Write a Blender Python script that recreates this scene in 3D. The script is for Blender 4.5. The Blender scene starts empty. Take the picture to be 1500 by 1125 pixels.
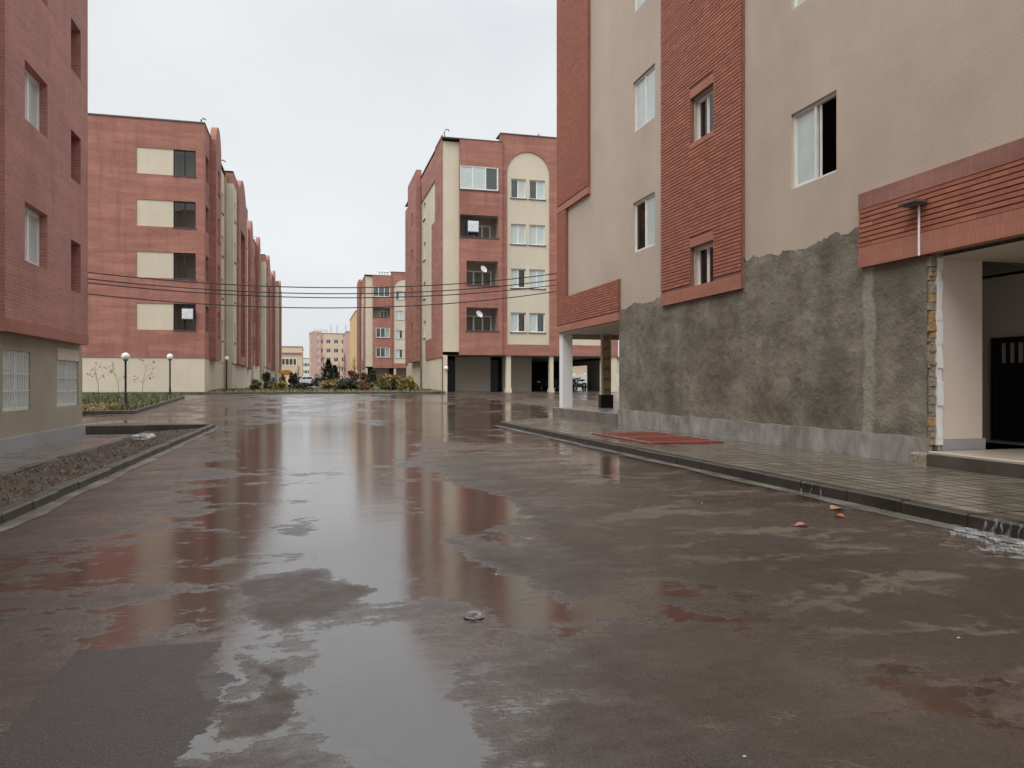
import bpy, bmesh, math, random
from mathutils import Vector, Matrix
random.seed(7)
S = bpy.context.scene
COL = S.collection
EYE = 1.28          # camera height above the road
F = 1130.0          # focal length in px of a 1500 px wide frame
TH = math.atan(295 / 1130.0)   # camera heading, clockwise from the street axis (+Y)
SN, CS = math.sin(TH), math.cos(TH)
HZ = 563.0

def ray(u):
    a = (u - 750) / F
    return SN + a * CS, CS - a * SN
def on_x(u, v, X):
    dx, dy = ray(u); D = X / dx
    return Vector((X, D * dy, EYE + D * (HZ - v) / F))
def on_y(u, v, Y):
    dx, dy = ray(u); D = Y / dy
    return Vector((D * dx, Y, EYE + D * (HZ - v) / F))
def at_d(u, v, D):
    dx, dy = ray(u)
    return Vector((D * dx, D * dy, EYE + D * (HZ - v) / F))
def on_ground(u, v, z=0.0):
    return at_d(u, v, (EYE - z) * F / (v - HZ))
def zg(y):
    def ramp(a, b, h):
        t = min(1, max(0, (y - a) / (b - a)))
        return h * t * t * (3 - 2 * t)
    return ramp(23, 58, .78) + ramp(62, 110, .17)

# ------------------------------------------------------------------ mesh helper
ORIG = {}
class MB:
    def __init__(s): s.v = []; s.f = []; s.m = []; s.k = 0
    def add(s, pts, faces):
        b = len(s.v); s.v += [tuple(p) for p in pts]
        for f in faces: s.f.append([b + i for i in f]); s.m.append(s.k)
    def quad(s, *p): s.add(p, [tuple(range(len(p)))])
    def box(s, x0, x1, y0, y1, z0, z1):
        p = [(x, y, z) for z in (z0, z1) for y in (y0, y1) for x in (x0, x1)]
        s.add(p, [(0, 2, 3, 1), (4, 5, 7, 6), (0, 1, 5, 4), (2, 6, 7, 3), (0, 4, 6, 2), (1, 3, 7, 5)])
    def pbox(s, P, s0, s1, n0, n1, z0, z1):
        p = [P(a, n, z) for z in (z0, z1) for n in (n0, n1) for a in (s0, s1)]
        s.add(p, [(0, 2, 3, 1), (4, 5, 7, 6), (0, 1, 5, 4), (2, 6, 7, 3), (0, 4, 6, 2), (1, 3, 7, 5)])
    def bevbox(s, x0, x1, y0, y1, z0, z1, b):
        # box with the top edges chamfered
        lo = [(x0, y0, z0), (x1, y0, z0), (x1, y1, z0), (x0, y1, z0)]
        mi = [(x0, y0, z1 - b), (x1, y0, z1 - b), (x1, y1, z1 - b), (x0, y1, z1 - b)]
        hi = [(x0 + b, y0 + b, z1), (x1 - b, y0 + b, z1), (x1 - b, y1 - b, z1), (x0 + b, y1 - b, z1)]
        fs = []
        for a, c in ((0, 4), (4, 8)):
            for i in range(4):
                j = (i + 1) % 4; fs.append((a + i, a + j, c + j, c + i))
        fs += [(8, 9, 10, 11), (3, 2, 1, 0)]
        s.add(lo + mi + hi, fs)
    def tube(s, path, r, n=8, cap=True):
        path = [Vector(p) for p in path]; rs = r if isinstance(r, (list, tuple)) else [r] * len(path)
        b = len(s.v); N = len(path)
        for i, p in enumerate(path):
            d = (path[min(i + 1, N - 1)] - path[max(i - 1, 0)]).normalized()
            up = Vector((0, 0, 1)) if abs(d.z) < .9 else Vector((1, 0, 0))
            a = d.cross(up).normalized(); c = a.cross(d)
            for k in range(n):
                t = 2 * math.pi * k / n
                s.v.append(tuple(p + (a * math.cos(t) + c * math.sin(t)) * rs[i]))
        for i in range(N - 1):
            for k in range(n):
                s.f.append([b + i * n + k, b + i * n + (k + 1) % n, b + (i + 1) * n + (k + 1) % n, b + (i + 1) * n + k]); s.m.append(s.k)
        if cap:
            s.f.append([b + k for k in range(n)]); s.m.append(s.k)
            s.f.append([b + (N - 1) * n + k for k in range(n)]); s.m.append(s.k)
    def lathe(s, c, prof, n=16):
        c = Vector(c); b = len(s.v); N = len(prof)
        for r, z in prof:
            for k in range(n):
                t = 2 * math.pi * k / n
                s.v.append((c.x + r * math.cos(t), c.y + r * math.sin(t), c.z + z))
        for i in range(N - 1):
            for k in range(n):
                s.f.append([b + i * n + k, b + i * n + (k + 1) % n, b + (i + 1) * n + (k + 1) % n, b + (i + 1) * n + k]); s.m.append(s.k)
    def ball(s, c, r, seg=16, rings=10, sq=(1, 1, 1)):
        pr = [(r * math.sin(math.pi * i / rings), -r * math.cos(math.pi * i / rings)) for i in range(rings + 1)]
        b = len(s.v)
        s.lathe((0, 0, 0), [(max(a, 1e-4), z) for a, z in pr], seg)
        for i in range(b, len(s.v)):
            x, y, z = s.v[i]; s.v[i] = (c[0] + x * sq[0], c[1] + y * sq[1], c[2] + z * sq[2])
    def xform(s, M):
        s.v = [tuple(M @ Vector(p)) for p in s.v]; return s
    def build(s, name, mats, parent=None, smooth=False, local=False, origin=None):
        if not isinstance(mats, (list, tuple)): mats = [mats]
        o0 = Vector((0, 0, 0))
        if parent is not None and not local: o0 = ORIG.get(parent.name, o0)
        elif origin is not None: o0 = Vector(origin)
        me = bpy.data.meshes.new(name)
        me.from_pydata([tuple(Vector(p) - o0) for p in s.v], [], s.f)
        for m in mats: me.materials.append(m)
        me.polygons.foreach_set('material_index', s.m)
        bm = bmesh.new(); bm.from_mesh(me); bmesh.ops.recalc_face_normals(bm, faces=bm.faces); bm.to_mesh(me); bm.free()
        if smooth:
            me.polygons.foreach_set('use_smooth', [True] * len(me.polygons))
            try: me.set_sharp_from_angle(angle=math.radians(40))
            except Exception: pass
        me.update()
        o = bpy.data.objects.new(name, me); COL.objects.link(o)
        if parent is not None: o.parent = parent; ORIG[o.name] = o0
        else: o.location = o0; ORIG[o.name] = o0
        return o

def tag(o, label, cat, group=None, kind=None):
    if label: o['label'] = label
    if cat: o['category'] = cat
    if group: o['group'] = group
    if kind: o['kind'] = kind
    return o
def thing(name, loc, label, cat, group=None):
    o = bpy.data.objects.new(name, None); COL.objects.link(o); o.location = loc
    o.empty_display_size = .3
    ORIG[o.name] = Vector(loc)
    return tag(o, label, cat, group)
def struct(o, label=None, cat=None):
    o['kind'] = 'structure'
    return tag(o, label, cat)
def copy_tree(o, parent=None):
    c = o.copy(); COL.objects.link(c); c.parent = parent
    for ch in list(o.children): copy_tree(ch, c)
    return c

# ------------------------------------------------------------------ node helpers
def new_mat(name):
    m = bpy.data.materials.new(name); m.use_nodes = True
    nt = m.node_tree; b = nt.nodes['Principled BSDF']
    return m, nt, b
def N(nt, t, **kw):
    n = nt.nodes.new(t)
    for k, v in kw.items():
        if k.startswith('i_'): n.inputs[k[2:].replace('_', ' ')].default_value = v
        else: setattr(n, k, v)
    return n
def L(nt, a, b): nt.links.new(a, b)
def objco(nt): return N(nt, 'ShaderNodeTexCoord').outputs['Object']
def mapping(nt, vec, scale=(1, 1, 1), loc=(0, 0, 0), rot=(0, 0, 0)):
    m = N(nt, 'ShaderNodeMapping'); L(nt, vec, m.inputs['Vector'])
    m.inputs['Scale'].default_value = scale; m.inputs['Location'].default_value = loc; m.inputs['Rotation'].default_value = rot
    return m.outputs[0]
def noise(nt, vec, scale, detail=4, rough=.55, dist=0):
    n = N(nt, 'ShaderNodeTexNoise'); L(nt, vec, n.inputs['Vector'])
    n.inputs['Scale'].default_value = scale; n.inputs['Detail'].default_value = detail
    n.inputs['Roughness'].default_value = rough; n.inputs['Distortion'].default_value = dist
    return n.outputs['Fac']
def ramp(nt, fac, stops):
    r = N(nt, 'ShaderNodeValToRGB'); L(nt, fac, r.inputs['Fac'])
    e = r.color_ramp.elements
    while len(e) < len(stops): e.new(.5)
    for el, (p, c) in zip(e, stops):
        el.position = p; el.color = (c, c, c, 1) if isinstance(c, (int, float)) else (*c, 1)
    return r.outputs['Color']
def mixc(nt, fac, a, b, mode='MIX'):
    m = N(nt, 'ShaderNodeMix', data_type='RGBA', blend_type=mode)
    for i, x in ((0, fac), (6, a), (7, b)):
        if hasattr(x, 'links'): L(nt, x, m.inputs[i])
        else: m.inputs[i].default_value = x if isinstance(x, (int, float)) else (*x, 1)
    return m.outputs[2]
def mth(nt, op, a, b=None, clamp=False):
    m = N(nt, 'ShaderNodeMath', operation=op); m.use_clamp = clamp
    for i, x in ((0, a), (1, b)):
        if x is None: continue
        if hasattr(x, 'links'): L(nt, x, m.inputs[i])
        else: m.inputs[i].default_value = x
    return m.outputs[0]
def bump(nt, h, strength, dist=.02, normal=None):
    b = N(nt, 'ShaderNodeBump'); L(nt, h, b.inputs['Height'])
    b.inputs['Strength'].default_value = strength; b.inputs['Distance'].default_value = dist
    if normal is not None: L(nt, normal, b.inputs['Normal'])
    return b.outputs[0]
def wallvec(nt):
    """object coordinates flattened to (along the wall, up) whichever way the wall faces"""
    co = objco(nt); sx = N(nt, 'ShaderNodeSeparateXYZ'); L(nt, co, sx.inputs[0])
    g = N(nt, 'ShaderNodeNewGeometry'); gx = N(nt, 'ShaderNodeSeparateXYZ'); L(nt, g.outputs['Normal'], gx.inputs[0])
    k = mth(nt, 'GREATER_THAN', mth(nt, 'ABSOLUTE', gx.outputs[0]), .6)
    u = mth(nt, 'ADD', mth(nt, 'MULTIPLY', sx.outputs[1], k), mth(nt, 'MULTIPLY', sx.outputs[0], mth(nt, 'SUBTRACT', 1.0, k)))
    c = N(nt, 'ShaderNodeCombineXYZ'); L(nt, u, c.inputs[0]); L(nt, sx.outputs[2], c.inputs[1])
    return c.outputs[0], co

def paint(name, c, rough=.5, metal=0, var=.12, vs=6):
    m, nt, b = new_mat(name)
    n = noise(nt, objco(nt), vs, 5)
    d = tuple(x * (1 - var * 1.6) for x in c); e = tuple(min(1, x * (1 + var)) for x in c)
    L(nt, ramp(nt, n, [(.3, d), (.7, e)]), b.inputs['Base Color'])
    b.inputs['Roughness'].default_value = rough; b.inputs['Metallic'].default_value = metal
    return m
def plaster(name, c, var=.10, streak=.25, bs=.25, rough=.88, big=.35, fine=30):
    m, nt, b = new_mat(name)
    wv, co = wallvec(nt)
    n1 = noise(nt, co, big, 6, .6); n2 = noise(nt, co, fine, 4, .7); n3 = noise(nt, mapping(nt, wv, (1.7, .09, 1)), 1.6, 5, .65)
    base = mixc(nt, ramp(nt, n1, [(.3, 0), (.7, 1)]), tuple(x * (1 - var) for x in c), tuple(x * (1 + var * .7) for x in c))
    base = mixc(nt, mth(nt, 'MULTIPLY', ramp(nt, n3, [(.55, 0), (.8, 1)]), streak), base, tuple(x * .55 for x in c))
    base = mixc(nt, .25, base, mixc(nt, n2, (.25, .25, .25), (.8, .8, .8)), 'OVERLAY')
    L(nt, base, b.inputs['Base Color']); b.inputs['Roughness'].default_value = rough
    L(nt, bump(nt, mth(nt, 'ADD', n2, mth(nt, 'MULTIPLY', noise(nt, co, 2.2, 5), 1.5)), bs, .02), b.inputs['Normal'])
    return m
def brick(name, c1, c2, mortar, bw=.23, bh=.075, ms=.012, var=.35, bs=.5, rough=.8):
    m, nt, b = new_mat(name)
    wv, co = wallvec(nt)
    t = N(nt, 'ShaderNodeTexBrick'); L(nt, wv, t.inputs['Vector'])
    t.inputs['Scale'].default_value = 1; t.inputs['Brick Width'].default_value = bw; t.inputs['Row Height'].default_value = bh
    t.inputs['Mortar Size'].default_value = ms; t.inputs['Mortar Smooth'].default_value = .2; t.inputs['Bias'].default_value = 0
    t.inputs['Color1'].default_value = (*c1, 1); t.inputs['Color2'].default_value = (*c2, 1); t.inputs['Mortar'].default_value = (*mortar, 1)
    n1 = noise(nt, co, .45, 6, .65); n3 = noise(nt, mapping(nt, wv, (.25, 2.2, 1)), 1.1, 5, .6)
    n4 = noise(nt, mapping(nt, wv, (1.2, .1, 1)), 1.2, 5, .7)
    base = mixc(nt, mth(nt, 'MULTIPLY', ramp(nt, n1, [(.35, 0), (.72, 1)]), var), t.outputs['Color'], tuple(x * .6 for x in c1))
    base = mixc(nt, mth(nt, 'MULTIPLY', ramp(nt, n3, [(.45, 0), (.75, 1)]), var), base, tuple(min(1, x * 1.25 + .03) for x in c2))
    base = mixc(nt, mth(nt, 'MULTIPLY', ramp(nt, n4, [(.5, 0), (.72, 1)]), var * .9), base, tuple(x * .5 for x in c1))
    L(nt, base, b.inputs['Base Color']); b.inputs['Roughness'].default_value = rough
    h = mth(nt, 'ADD', mth(nt, 'SUBTRACT', 1.0, t.outputs['Fac']), mth(nt, 'MULTIPLY', noise(nt, co, 40, 3), .3))
    L(nt, bump(nt, h, bs, .01), b.inputs['Normal'])
    return m
def course_brick(name, pitch):
    """colour of real, modelled brick courses: changes from brick to brick"""
    m, nt, b = new_mat(name)
    wv, co = wallvec(nt)
    s = N(nt, 'ShaderNodeSeparateXYZ'); L(nt, wv, s.inputs[0])
    row = mth(nt, 'FLOOR', mth(nt, 'DIVIDE', s.outputs[1], pitch))
    off = mth(nt, 'MULTIPLY', mth(nt, 'FRACT', mth(nt, 'MULTIPLY', row, .5)), .5)
    cell = mth(nt, 'FLOOR', mth(nt, 'ADD', mth(nt, 'DIVIDE', s.outputs[0], .24), off))
    c = N(nt, 'ShaderNodeCombineXYZ'); L(nt, cell, c.inputs[0]); L(nt, row, c.inputs[1])
    w = N(nt, 'ShaderNodeTexWhiteNoise', noise_dimensions='3D'); L(nt, c.outputs[0], w.inputs['Vector'])
    col = ramp(nt, w.outputs['Value'], [(0, (.30, .10, .062)), (.45, (.355, .122, .073)), (.8, (.39, .138, .083)), (1, (.43, .165, .10))])
    n1 = noise(nt, co, .5, 6, .6); n2 = noise(nt, co, 25, 4, .7)
    col = mixc(nt, mth(nt, 'MULTIPLY', ramp(nt, n1, [(.4, 0), (.7, 1)]), .4), col, (.30, .115, .085))
    col = mixc(nt, mth(nt, 'MULTIPLY', ramp(nt, n2, [(.55, 0), (.75, 1)]), .35), col, (.5, .27, .21))
    L(nt, col, b.inputs['Base Color']); b.inputs['Roughness'].default_value = .75
    L(nt, bump(nt, n2, .35, .01), b.inputs['Normal'])
    return m

def blind_mat():
    m, nt, b = new_mat('slatted_blind'); co = objco(nt); sx = N(nt, 'ShaderNodeSeparateXYZ'); L(nt, co, sx.inputs[0])
    w = mth(nt, 'FRACT', mth(nt, 'MULTIPLY', sx.outputs[2], 13))
    L(nt, ramp(nt, w, [(.0, (.05, .05, .045)), (.35, (.12, .115, .1)), (.5, (.42, .41, .35)), (.9, (.5, .48, .40))]), b.inputs['Base Color'])
    return m
M = {}
M['tan'] = plaster('tan_plaster', (.485, .397, .32), streak=.18, var=.13, big=.5)
M['cream'] = plaster('cream_plaster', (.60, .53, .41), streak=.22)
M['dun'] = plaster('dun_plaster', (.37, .32, .235), var=.22, streak=.4)
M['brick_far'] = brick('red_brick', (.325, .132, .098), (.405, .17, .126), (.31, .145, .11), var=.6, bs=.3)
M['brick_a'] = brick('dusky_red_brick', (.38, .155, .125), (.49, .205, .165), (.44, .26, .22), var=.42, bs=.6)
M['brick_lite'] = brick('pale_red_border_brick', (.37, .14, .092), (.43, .17, .115), (.33, .15, .11), bw=.075, bh=.3, ms=.008, var=.3)
M['soldier'] = brick('weathered_border_brick', (.285, .13, .10), (.35, .155, .118), (.25, .13, .105), bw=.085, bh=.5, ms=.006, var=.75)
M['course'] = course_brick('raked_course_brick', .076)
M['mortar'] = paint('dark_mortar', (.23, .105, .08), .95)
M['stone'] = plaster('grey_stone_plinth', (.36, .35, .36), var=.2, streak=.5, bs=.1, rough=.5)
M['frame'] = paint('white_pvc', (.72, .70, .66), .4, var=.06)
M['frame_far'] = paint('off_white_pvc', (.74, .73, .70), .45, var=.05)
M['dark'] = paint('dark_room', (.03, .028, .027), .9)
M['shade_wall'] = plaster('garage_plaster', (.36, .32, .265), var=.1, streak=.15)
M['black'] = paint('black_metal', (.014, .014, .015), .45)
M['grey_metal'] = paint('grey_metal', (.18, .18, .18), .45, metal=.6)
M['roof'] = paint('roof_flashing', (.10, .085, .085), .6)
M['white'] = plaster('white_paint', (.78, .77, .75), var=.04, streak=.08, bs=.05)
M['blush'] = plaster('blush_white_paint', (.70, .59, .51), var=.06, streak=.1, bs=.08)
M['soffit'] = plaster('soffit_plaster', (.52, .46, .38), var=.08, streak=.0)
M['tile_floor'] = plaster('landing_stone', (.42, .36, .29), var=.08, streak=0, bs=.05, rough=.35)
M['curtain'] = paint('pale_curtain', (.62, .63, .60), .9, var=.08, vs=3)
M['curtain_w'] = paint('warm_curtain', (.52, .45, .36), .9, var=.1, vs=3)
M['blind'] = blind_mat()
M['frost_sky'] = paint('frosted_sky_glass', (.50, .57, .55), .22, var=.06, vs=2)  # frosted panes; also carries painted sky reflection in the glazed balcony
M['yellow_wall'] = plaster('ochre_plaster', (.60, .42, .20), streak=.15)
M['peach_wall'] = plaster('peach_plaster', (.60, .47, .345), streak=.1)  # paled: distance haze is put into this wall colour
M['pink_wall'] = plaster('pink_plaster', (.50, .325, .275), streak=.1)  # likewise paled in the colour, instead of haze in the air
M['pale_wall'] = plaster('pale_plaster', (.62, .63, .58), streak=.1)
M['red_paint'] = paint('red_oxide_paint', (.21, .055, .042), .3, var=.22, vs=3)
M['tyre'] = paint('rubber', (.02, .02, .02), .8)
M['rim'] = paint('steel_rim', (.4, .4, .4), .35, metal=.8)
M['car_dark'] = paint('dark_car_paint', (.012, .012, .018), .25, var=.05)
M['car_white'] = paint('white_car_paint', (.75, .75, .75), .3, var=.03)
M['hollow'] = paint('hollow_clay_brick', (.40, .25, .13), .85, var=.3, vs=25)
M['grime'] = paint('grimy_mortar', (.30, .26, .20), .95, var=.3, vs=25)
M['bark'] = paint('bark', (.10, .075, .055), .9, var=.3, vs=20)
M['rust'] = plaster('rusty_tan_steel', (.58, .46, .32), var=.3, streak=.5)
M['rust_red'] = paint('rusty_batten', (.33, .17, .09), .8, var=.3, vs=20)
M['blue'] = paint('blue_cabinet', (.02, .04, .09), .5)
M['louvre'] = paint('white_louvre', (.75, .76, .76), .5)

def glass_mat():
    m = bpy.data.materials.new('window_glass'); m.use_nodes = True; nt = m.node_tree; nt.nodes.clear()
    o = N(nt, 'ShaderNodeOutputMaterial'); mx = N(nt, 'ShaderNodeMixShader')
    tr = N(nt, 'ShaderNodeBsdfTransparent'); tr.inputs[0].default_value = (.78, .84, .83, 1)
    gl = N(nt, 'ShaderNodeBsdfGlossy'); gl.inputs['Roughness'].default_value = .02
    fr = N(nt, 'ShaderNodeFresnel'); fr.inputs['IOR'].default_value = 1.75
    wob = bump(nt, noise(nt, objco(nt), 1.1, 2), .06, .05)
    L(nt, wob, gl.inputs['Normal'])
    L(nt, fr.outputs[0], mx.inputs[0]); L(nt, tr.outputs[0], mx.inputs[1]); L(nt, gl.outputs[0], mx.inputs[2]); L(nt, mx.outputs[0], o.inputs[0])
    return m
M['glass'] = glass_mat()

def cement_mat():
    m, nt, b = new_mat('rough_wet_cement_render'); wv, co = wallvec(nt)
    n1 = noise(nt, co, .8, 7, .62, .2); n2 = noise(nt, co, 2.1, 6, .58, .0); n5 = noise(nt, mapping(nt, wv, (.3, 1.5, 1)), 1.3, 5, .6); n3 = noise(nt, co, 22, 5, .7)
    n4 = noise(nt, mapping(nt, wv, (1.4, .25, 1)), 1.0, 5, .6)
    col = mixc(nt, ramp(nt, n1, [(.35, 0), (.65, 1)]), (.115, .095, .068), (.29, .256, .205))
    col = mixc(nt, mth(nt, 'MULTIPLY', ramp(nt, n5, [(.45, 0), (.62, 1)]), .5), col, (.115, .098, .07))
    col = mixc(nt, mth(nt, 'MULTIPLY', ramp(nt, n2, [(.42, 0), (.68, 1)]), .6), col, (.105, .09, .062))
    col = mixc(nt, mth(nt, 'MULTIPLY', ramp(nt, n4, [(.5, 0), (.72, 1)]), .5), col, (.30, .28, .225))
    # a smoother, paler trowelled strip runs up the wall near the doorway
    sx = N(nt, 'ShaderNodeSeparateXYZ'); L(nt, co, sx.inputs[0])
    yy = mth(nt, 'ADD', sx.outputs[1], mth(nt, 'MULTIPLY', mth(nt, 'SUBTRACT', n2, .5), .45))
    band = mth(nt, 'SUBTRACT', 1.0, mth(nt, 'DIVIDE', mth(nt, 'ABSOLUTE', mth(nt, 'SUBTRACT', yy, 2.28)), .17), True)
    col = mixc(nt, mth(nt, 'MULTIPLY', ramp(nt, band, [(.2, 0), (.6, 1)]), .6), col, (.37, .345, .285))
    L(nt, col, b.inputs['Base Color'])
    L(nt, ramp(nt, n1, [(.3, .55), (.7, .85)]), b.inputs['Roughness'])
    L(nt, bump(nt, mth(nt, 'ADD', mth(nt, 'MULTIPLY', n2, 2.0), mth(nt, 'MULTIPLY', n3, .25)), .75, .06), b.inputs['Normal'])
    return m
M['cement'] = cement_mat()
def plinth_mat():
    m, nt, b = new_mat('pale_skim_plinth'); wv, co = wallvec(nt)
    n = noise(nt, mapping(nt, wv, (1.2, .6, 1)), 2.0, 6, .7, .5); n2 = noise(nt, mapping(nt, wv, (5, .8, 1)), 2.2, 4, .6)
    col = ramp(nt, n, [(.35, (.19, .175, .16)), (.55, (.33, .31, .295)), (.7, (.47, .445, .425))])
    col = mixc(nt, mth(nt, 'MULTIPLY', ramp(nt, n2, [(.55, 0), (.75, 1)]), .4), col, (.24, .22, .2))
    L(nt, col, b.inputs['Base Color']); b.inputs['Roughness'].default_value = .45
    L(nt, bump(nt, n, .3, .02), b.inputs['Normal'])
    return m
M['plinth'] = plinth_mat()

# ---- wet ground
ROUGH_BLOBS = []   # (x, y, rx, ry, rot, weight): + drier coarse asphalt, - standing water
def px_blob(u, v, du, dv, w, rot=0):
    c = on_ground(u, v); a = on_ground(u + du, v); t = on_ground(u, v - dv); bt = on_ground(u, v + dv)
    ROUGH_BLOBS.append((c.x, c.y, abs(a.x - c.x) , (t - bt).length / 2, rot, w))
px_blob(440, 876, 95, 42, 1.0)
px_blob(365, 1015, 55, 60, .9)
px_blob(455, 770, 45, 14, .5)
px_blob(790, 800, 120, 50, .75)
px_blob(1000, 960, 150, 60, .5)
px_blob(900, 1080, 160, 60, .5)
px_blob(560, 1010, 110, 110, -.75)
px_blob(520, 760, 60, 70, -.6)
px_blob(690, 745, 70, 50, -.9)
px_blob(735, 870, 80, 45, -.5)
px_blob(330, 985, 60, 25, -.8)
px_blob(130, 800, 130, 60, -.45)
px_blob(480, 640, 130, 25, -.6)
px_blob(700, 610, 150, 25, -.5)
px_blob(1150, 780, 150, 50, .25)
px_blob(980, 700, 110, 40, -.35)

ROUGH_BLOBS.append((.1, 16, 1.9, 13, 0, -.5)); ROUGH_BLOBS.append((.6, 30, 6, 12, 0, -.25)); ROUGH_BLOBS.append((3.6, 8, 1.6, 7, 0, .3)); ROUGH_BLOBS.append((-2.0, 9, 1.1, 8, 0, .28)); ROUGH_BLOBS.append((1.5, 12, .9, 3, 0, .25))
def wet_ground(name, road=True):
    m, nt, b = new_mat(name); co = objco(nt)
    wn = N(nt, 'ShaderNodeTexNoise'); L(nt, co, wn.inputs['Vector']); wn.inputs['Scale'].default_value = .9; wn.inputs['Detail'].default_value = 9; wn.inputs['Roughness'].default_value = .68
    off = N(nt, 'ShaderNodeVectorMath', operation='SUBTRACT'); L(nt, wn.outputs['Color'], off.inputs[0]); off.inputs[1].default_value = (.5, .5, .5)
    sc = N(nt, 'ShaderNodeVectorMath', operation='SCALE'); L(nt, off.outputs[0], sc.inputs[0]); sc.inputs['Scale'].default_value = 1.1
    ad = N(nt, 'ShaderNodeVectorMath', operation='ADD'); L(nt, co, ad.inputs[0]); L(nt, sc.outputs[0], ad.inputs[1])
    wco = ad.outputs[0]
    h = mth(nt, 'MULTIPLY', mth(nt, 'SUBTRACT', noise(nt, mapping(nt, wco, (.55, .34, 1)), 1.0, 5, .6), .5), 2.6)
    h = mth(nt, 'ADD', h, mth(nt, 'MULTIPLY', mth(nt, 'SUBTRACT', noise(nt, mapping(nt, co, (.7, 1, 1)), 2.6, 6, .7), .5), 1.5))
    h = mth(nt, 'ADD', h, mth(nt, 'MULTIPLY', mth(nt, 'SUBTRACT', noise(nt, mapping(nt, co, (.6, 1, 1)), 8.0, 6, .75), .5), 1.7))
    h = mth(nt, 'ADD', h, mth(nt, 'MULTIPLY', mth(nt, 'SUBTRACT', noise(nt, mapping(nt, wco, (.3, 1.2, 1)), 1.5, 6, .68), .5), 1.9))
    for (x, y, rx, ry, rot, w) in ROUGH_BLOBS:
        mp = mapping(nt, wco, (1 / rx, 1 / ry, 0), (-x / rx, -y / ry, 0))
        ln = N(nt, 'ShaderNodeVectorMath', operation='LENGTH'); L(nt, mp, ln.inputs[0])
        k = N(nt, 'ShaderNodeMapRange', interpolation_type='SMOOTHSTEP'); L(nt, ln.outputs['Value'], k.inputs[0])
        k.inputs[1].default_value = .75; k.inputs[2].default_value = 1.15; k.inputs[3].default_value = w; k.inputs[4].default_value = 0
        h = mth(nt, 'ADD', h, k.outputs[0])
    # the newer square patch of asphalt at the near left
    sx = N(nt, 'ShaderNodeSeparateXYZ'); L(nt, wco, sx.inputs[0])
    sx2 = N(nt, 'ShaderNodeSeparateXYZ'); L(nt, co, sx2.inputs[0])
    p0 = on_ground(372, 938); p1 = on_ground(130, 952)
    ey = mth(nt, 'LESS_THAN', mth(nt, 'ADD', sx2.outputs[1], mth(nt, 'MULTIPLY', mth(nt, 'SUBTRACT', wn.outputs['Fac'], .5), .12)), (p0.y + p1.y) / 2)
    ex = mth(nt, 'GREATER_THAN', sx2.outputs[0], p1.x - .05)
    ex2 = mth(nt, 'LESS_THAN', mth(nt, 'ADD', sx2.outputs[0], mth(nt, 'MULTIPLY', mth(nt, 'SUBTRACT', wn.outputs['Fac'], .5), 1.0)), p0.x - .12)
    patch = mth(nt, 'MULTIPLY', mth(nt, 'MULTIPLY', ex, ey), ex2)
    h = mth(nt, 'ADD', h, mth(nt, 'MULTIPLY', patch, 1.2))
    h = mth(nt, 'ADD', h, .24)
    dry = ramp(nt, h, [(.0, 0), (.12, .45), (.4, .8), (.9, 1)])   # 0 standing water .. 1 coarse damp asphalt
    fine = noise(nt, co, 55, 3, .75); grit = noise(nt, co, 210, 2, .6); mid = noise(nt, co, 9, 5, .6)
    r = mth(nt, 'ADD', mth(nt, 'MULTIPLY', dry, .20), mth(nt, 'MULTIPLY', mth(nt, 'MULTIPLY', dry, mid), .16))
    L(nt, mth(nt, 'ADD', r, .13), b.inputs['Roughness'])
    L(nt, mth(nt, 'SUBTRACT', .78, mth(nt, 'MULTIPLY', dry, .70)), b.inputs['Specular IOR Level'])
    c = mixc(nt, ramp(nt, noise(nt, co, .35, 6, .6), [(.35, 0), (.65, 1)]), (.034, .022, .015), (.066, .045, .034))
    c = mixc(nt, mth(nt, 'MULTIPLY', ramp(nt, mid, [(.45, 0), (.7, 1)]), .5), c, (.028, .020, .016))
    c = mixc(nt, mth(nt, 'MULTIPLY', patch, .75), c, (.05, .044, .045))
    # silt washed in along the right-hand kerb
    silt = mth(nt, 'MULTIPLY', ramp(nt, noise(nt, mapping(nt, wco, (.5, .9, 1)), 2.0, 9, .72), [(.52, 0), (.57, 1)]),
               ramp(nt, mth(nt, 'MULTIPLY', sx2.outputs[0], .1), [(.18, 0), (.34, 1)]))
    c = mixc(nt, mth(nt, 'MULTIPLY', silt, .6), c, (.20, .155, .115))
    vo = N(nt, 'ShaderNodeTexVoronoi', feature='DISTANCE_TO_EDGE'); L(nt, mapping(nt, wco, (.42, .3, 0)), vo.inputs['Vector']); vo.inputs['Scale'].default_value = 1.0
    crack = mth(nt, 'MULTIPLY', mth(nt, 'LESS_THAN', vo.outputs['Distance'], .006), ramp(nt, noise(nt, co, .5, 3), [(.5, 0), (.6, 1)]))
    c = mixc(nt, mth(nt, 'MULTIPLY', crack, .7), c, (.018, .013, .011))
    c = mixc(nt, mth(nt, 'MULTIPLY', mth(nt, 'MULTIPLY', dry, ramp(nt, grit, [(.52, 0), (.66, 1)])), .6), c, (.26, .235, .215))
    c = mixc(nt, mth(nt, 'MULTIPLY', ramp(nt, fine, [(.5, 0), (.68, 1)]), .55), c, (.03, .022, .018))
    L(nt, c, b.inputs['Base Color'])
    b.inputs['IOR'].default_value = 2.0
    hb = mth(nt, 'MULTIPLY', mth(nt, 'ADD', mth(nt, 'ADD', mth(nt, 'MULTIPLY', fine, 1.0), mth(nt, 'MULTIPLY', grit, .5)), mth(nt, 'MULTIPLY', noise(nt, co, 22, 3, .6), .5)), mth(nt, 'ADD', mth(nt, 'MULTIPLY', dry, .8), .02))
    nb = bump(nt, hb, .38, .012)
    rip = noise(nt, mapping(nt, co, (.5, 1, 1)), 5.0, 5, .65)
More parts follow.
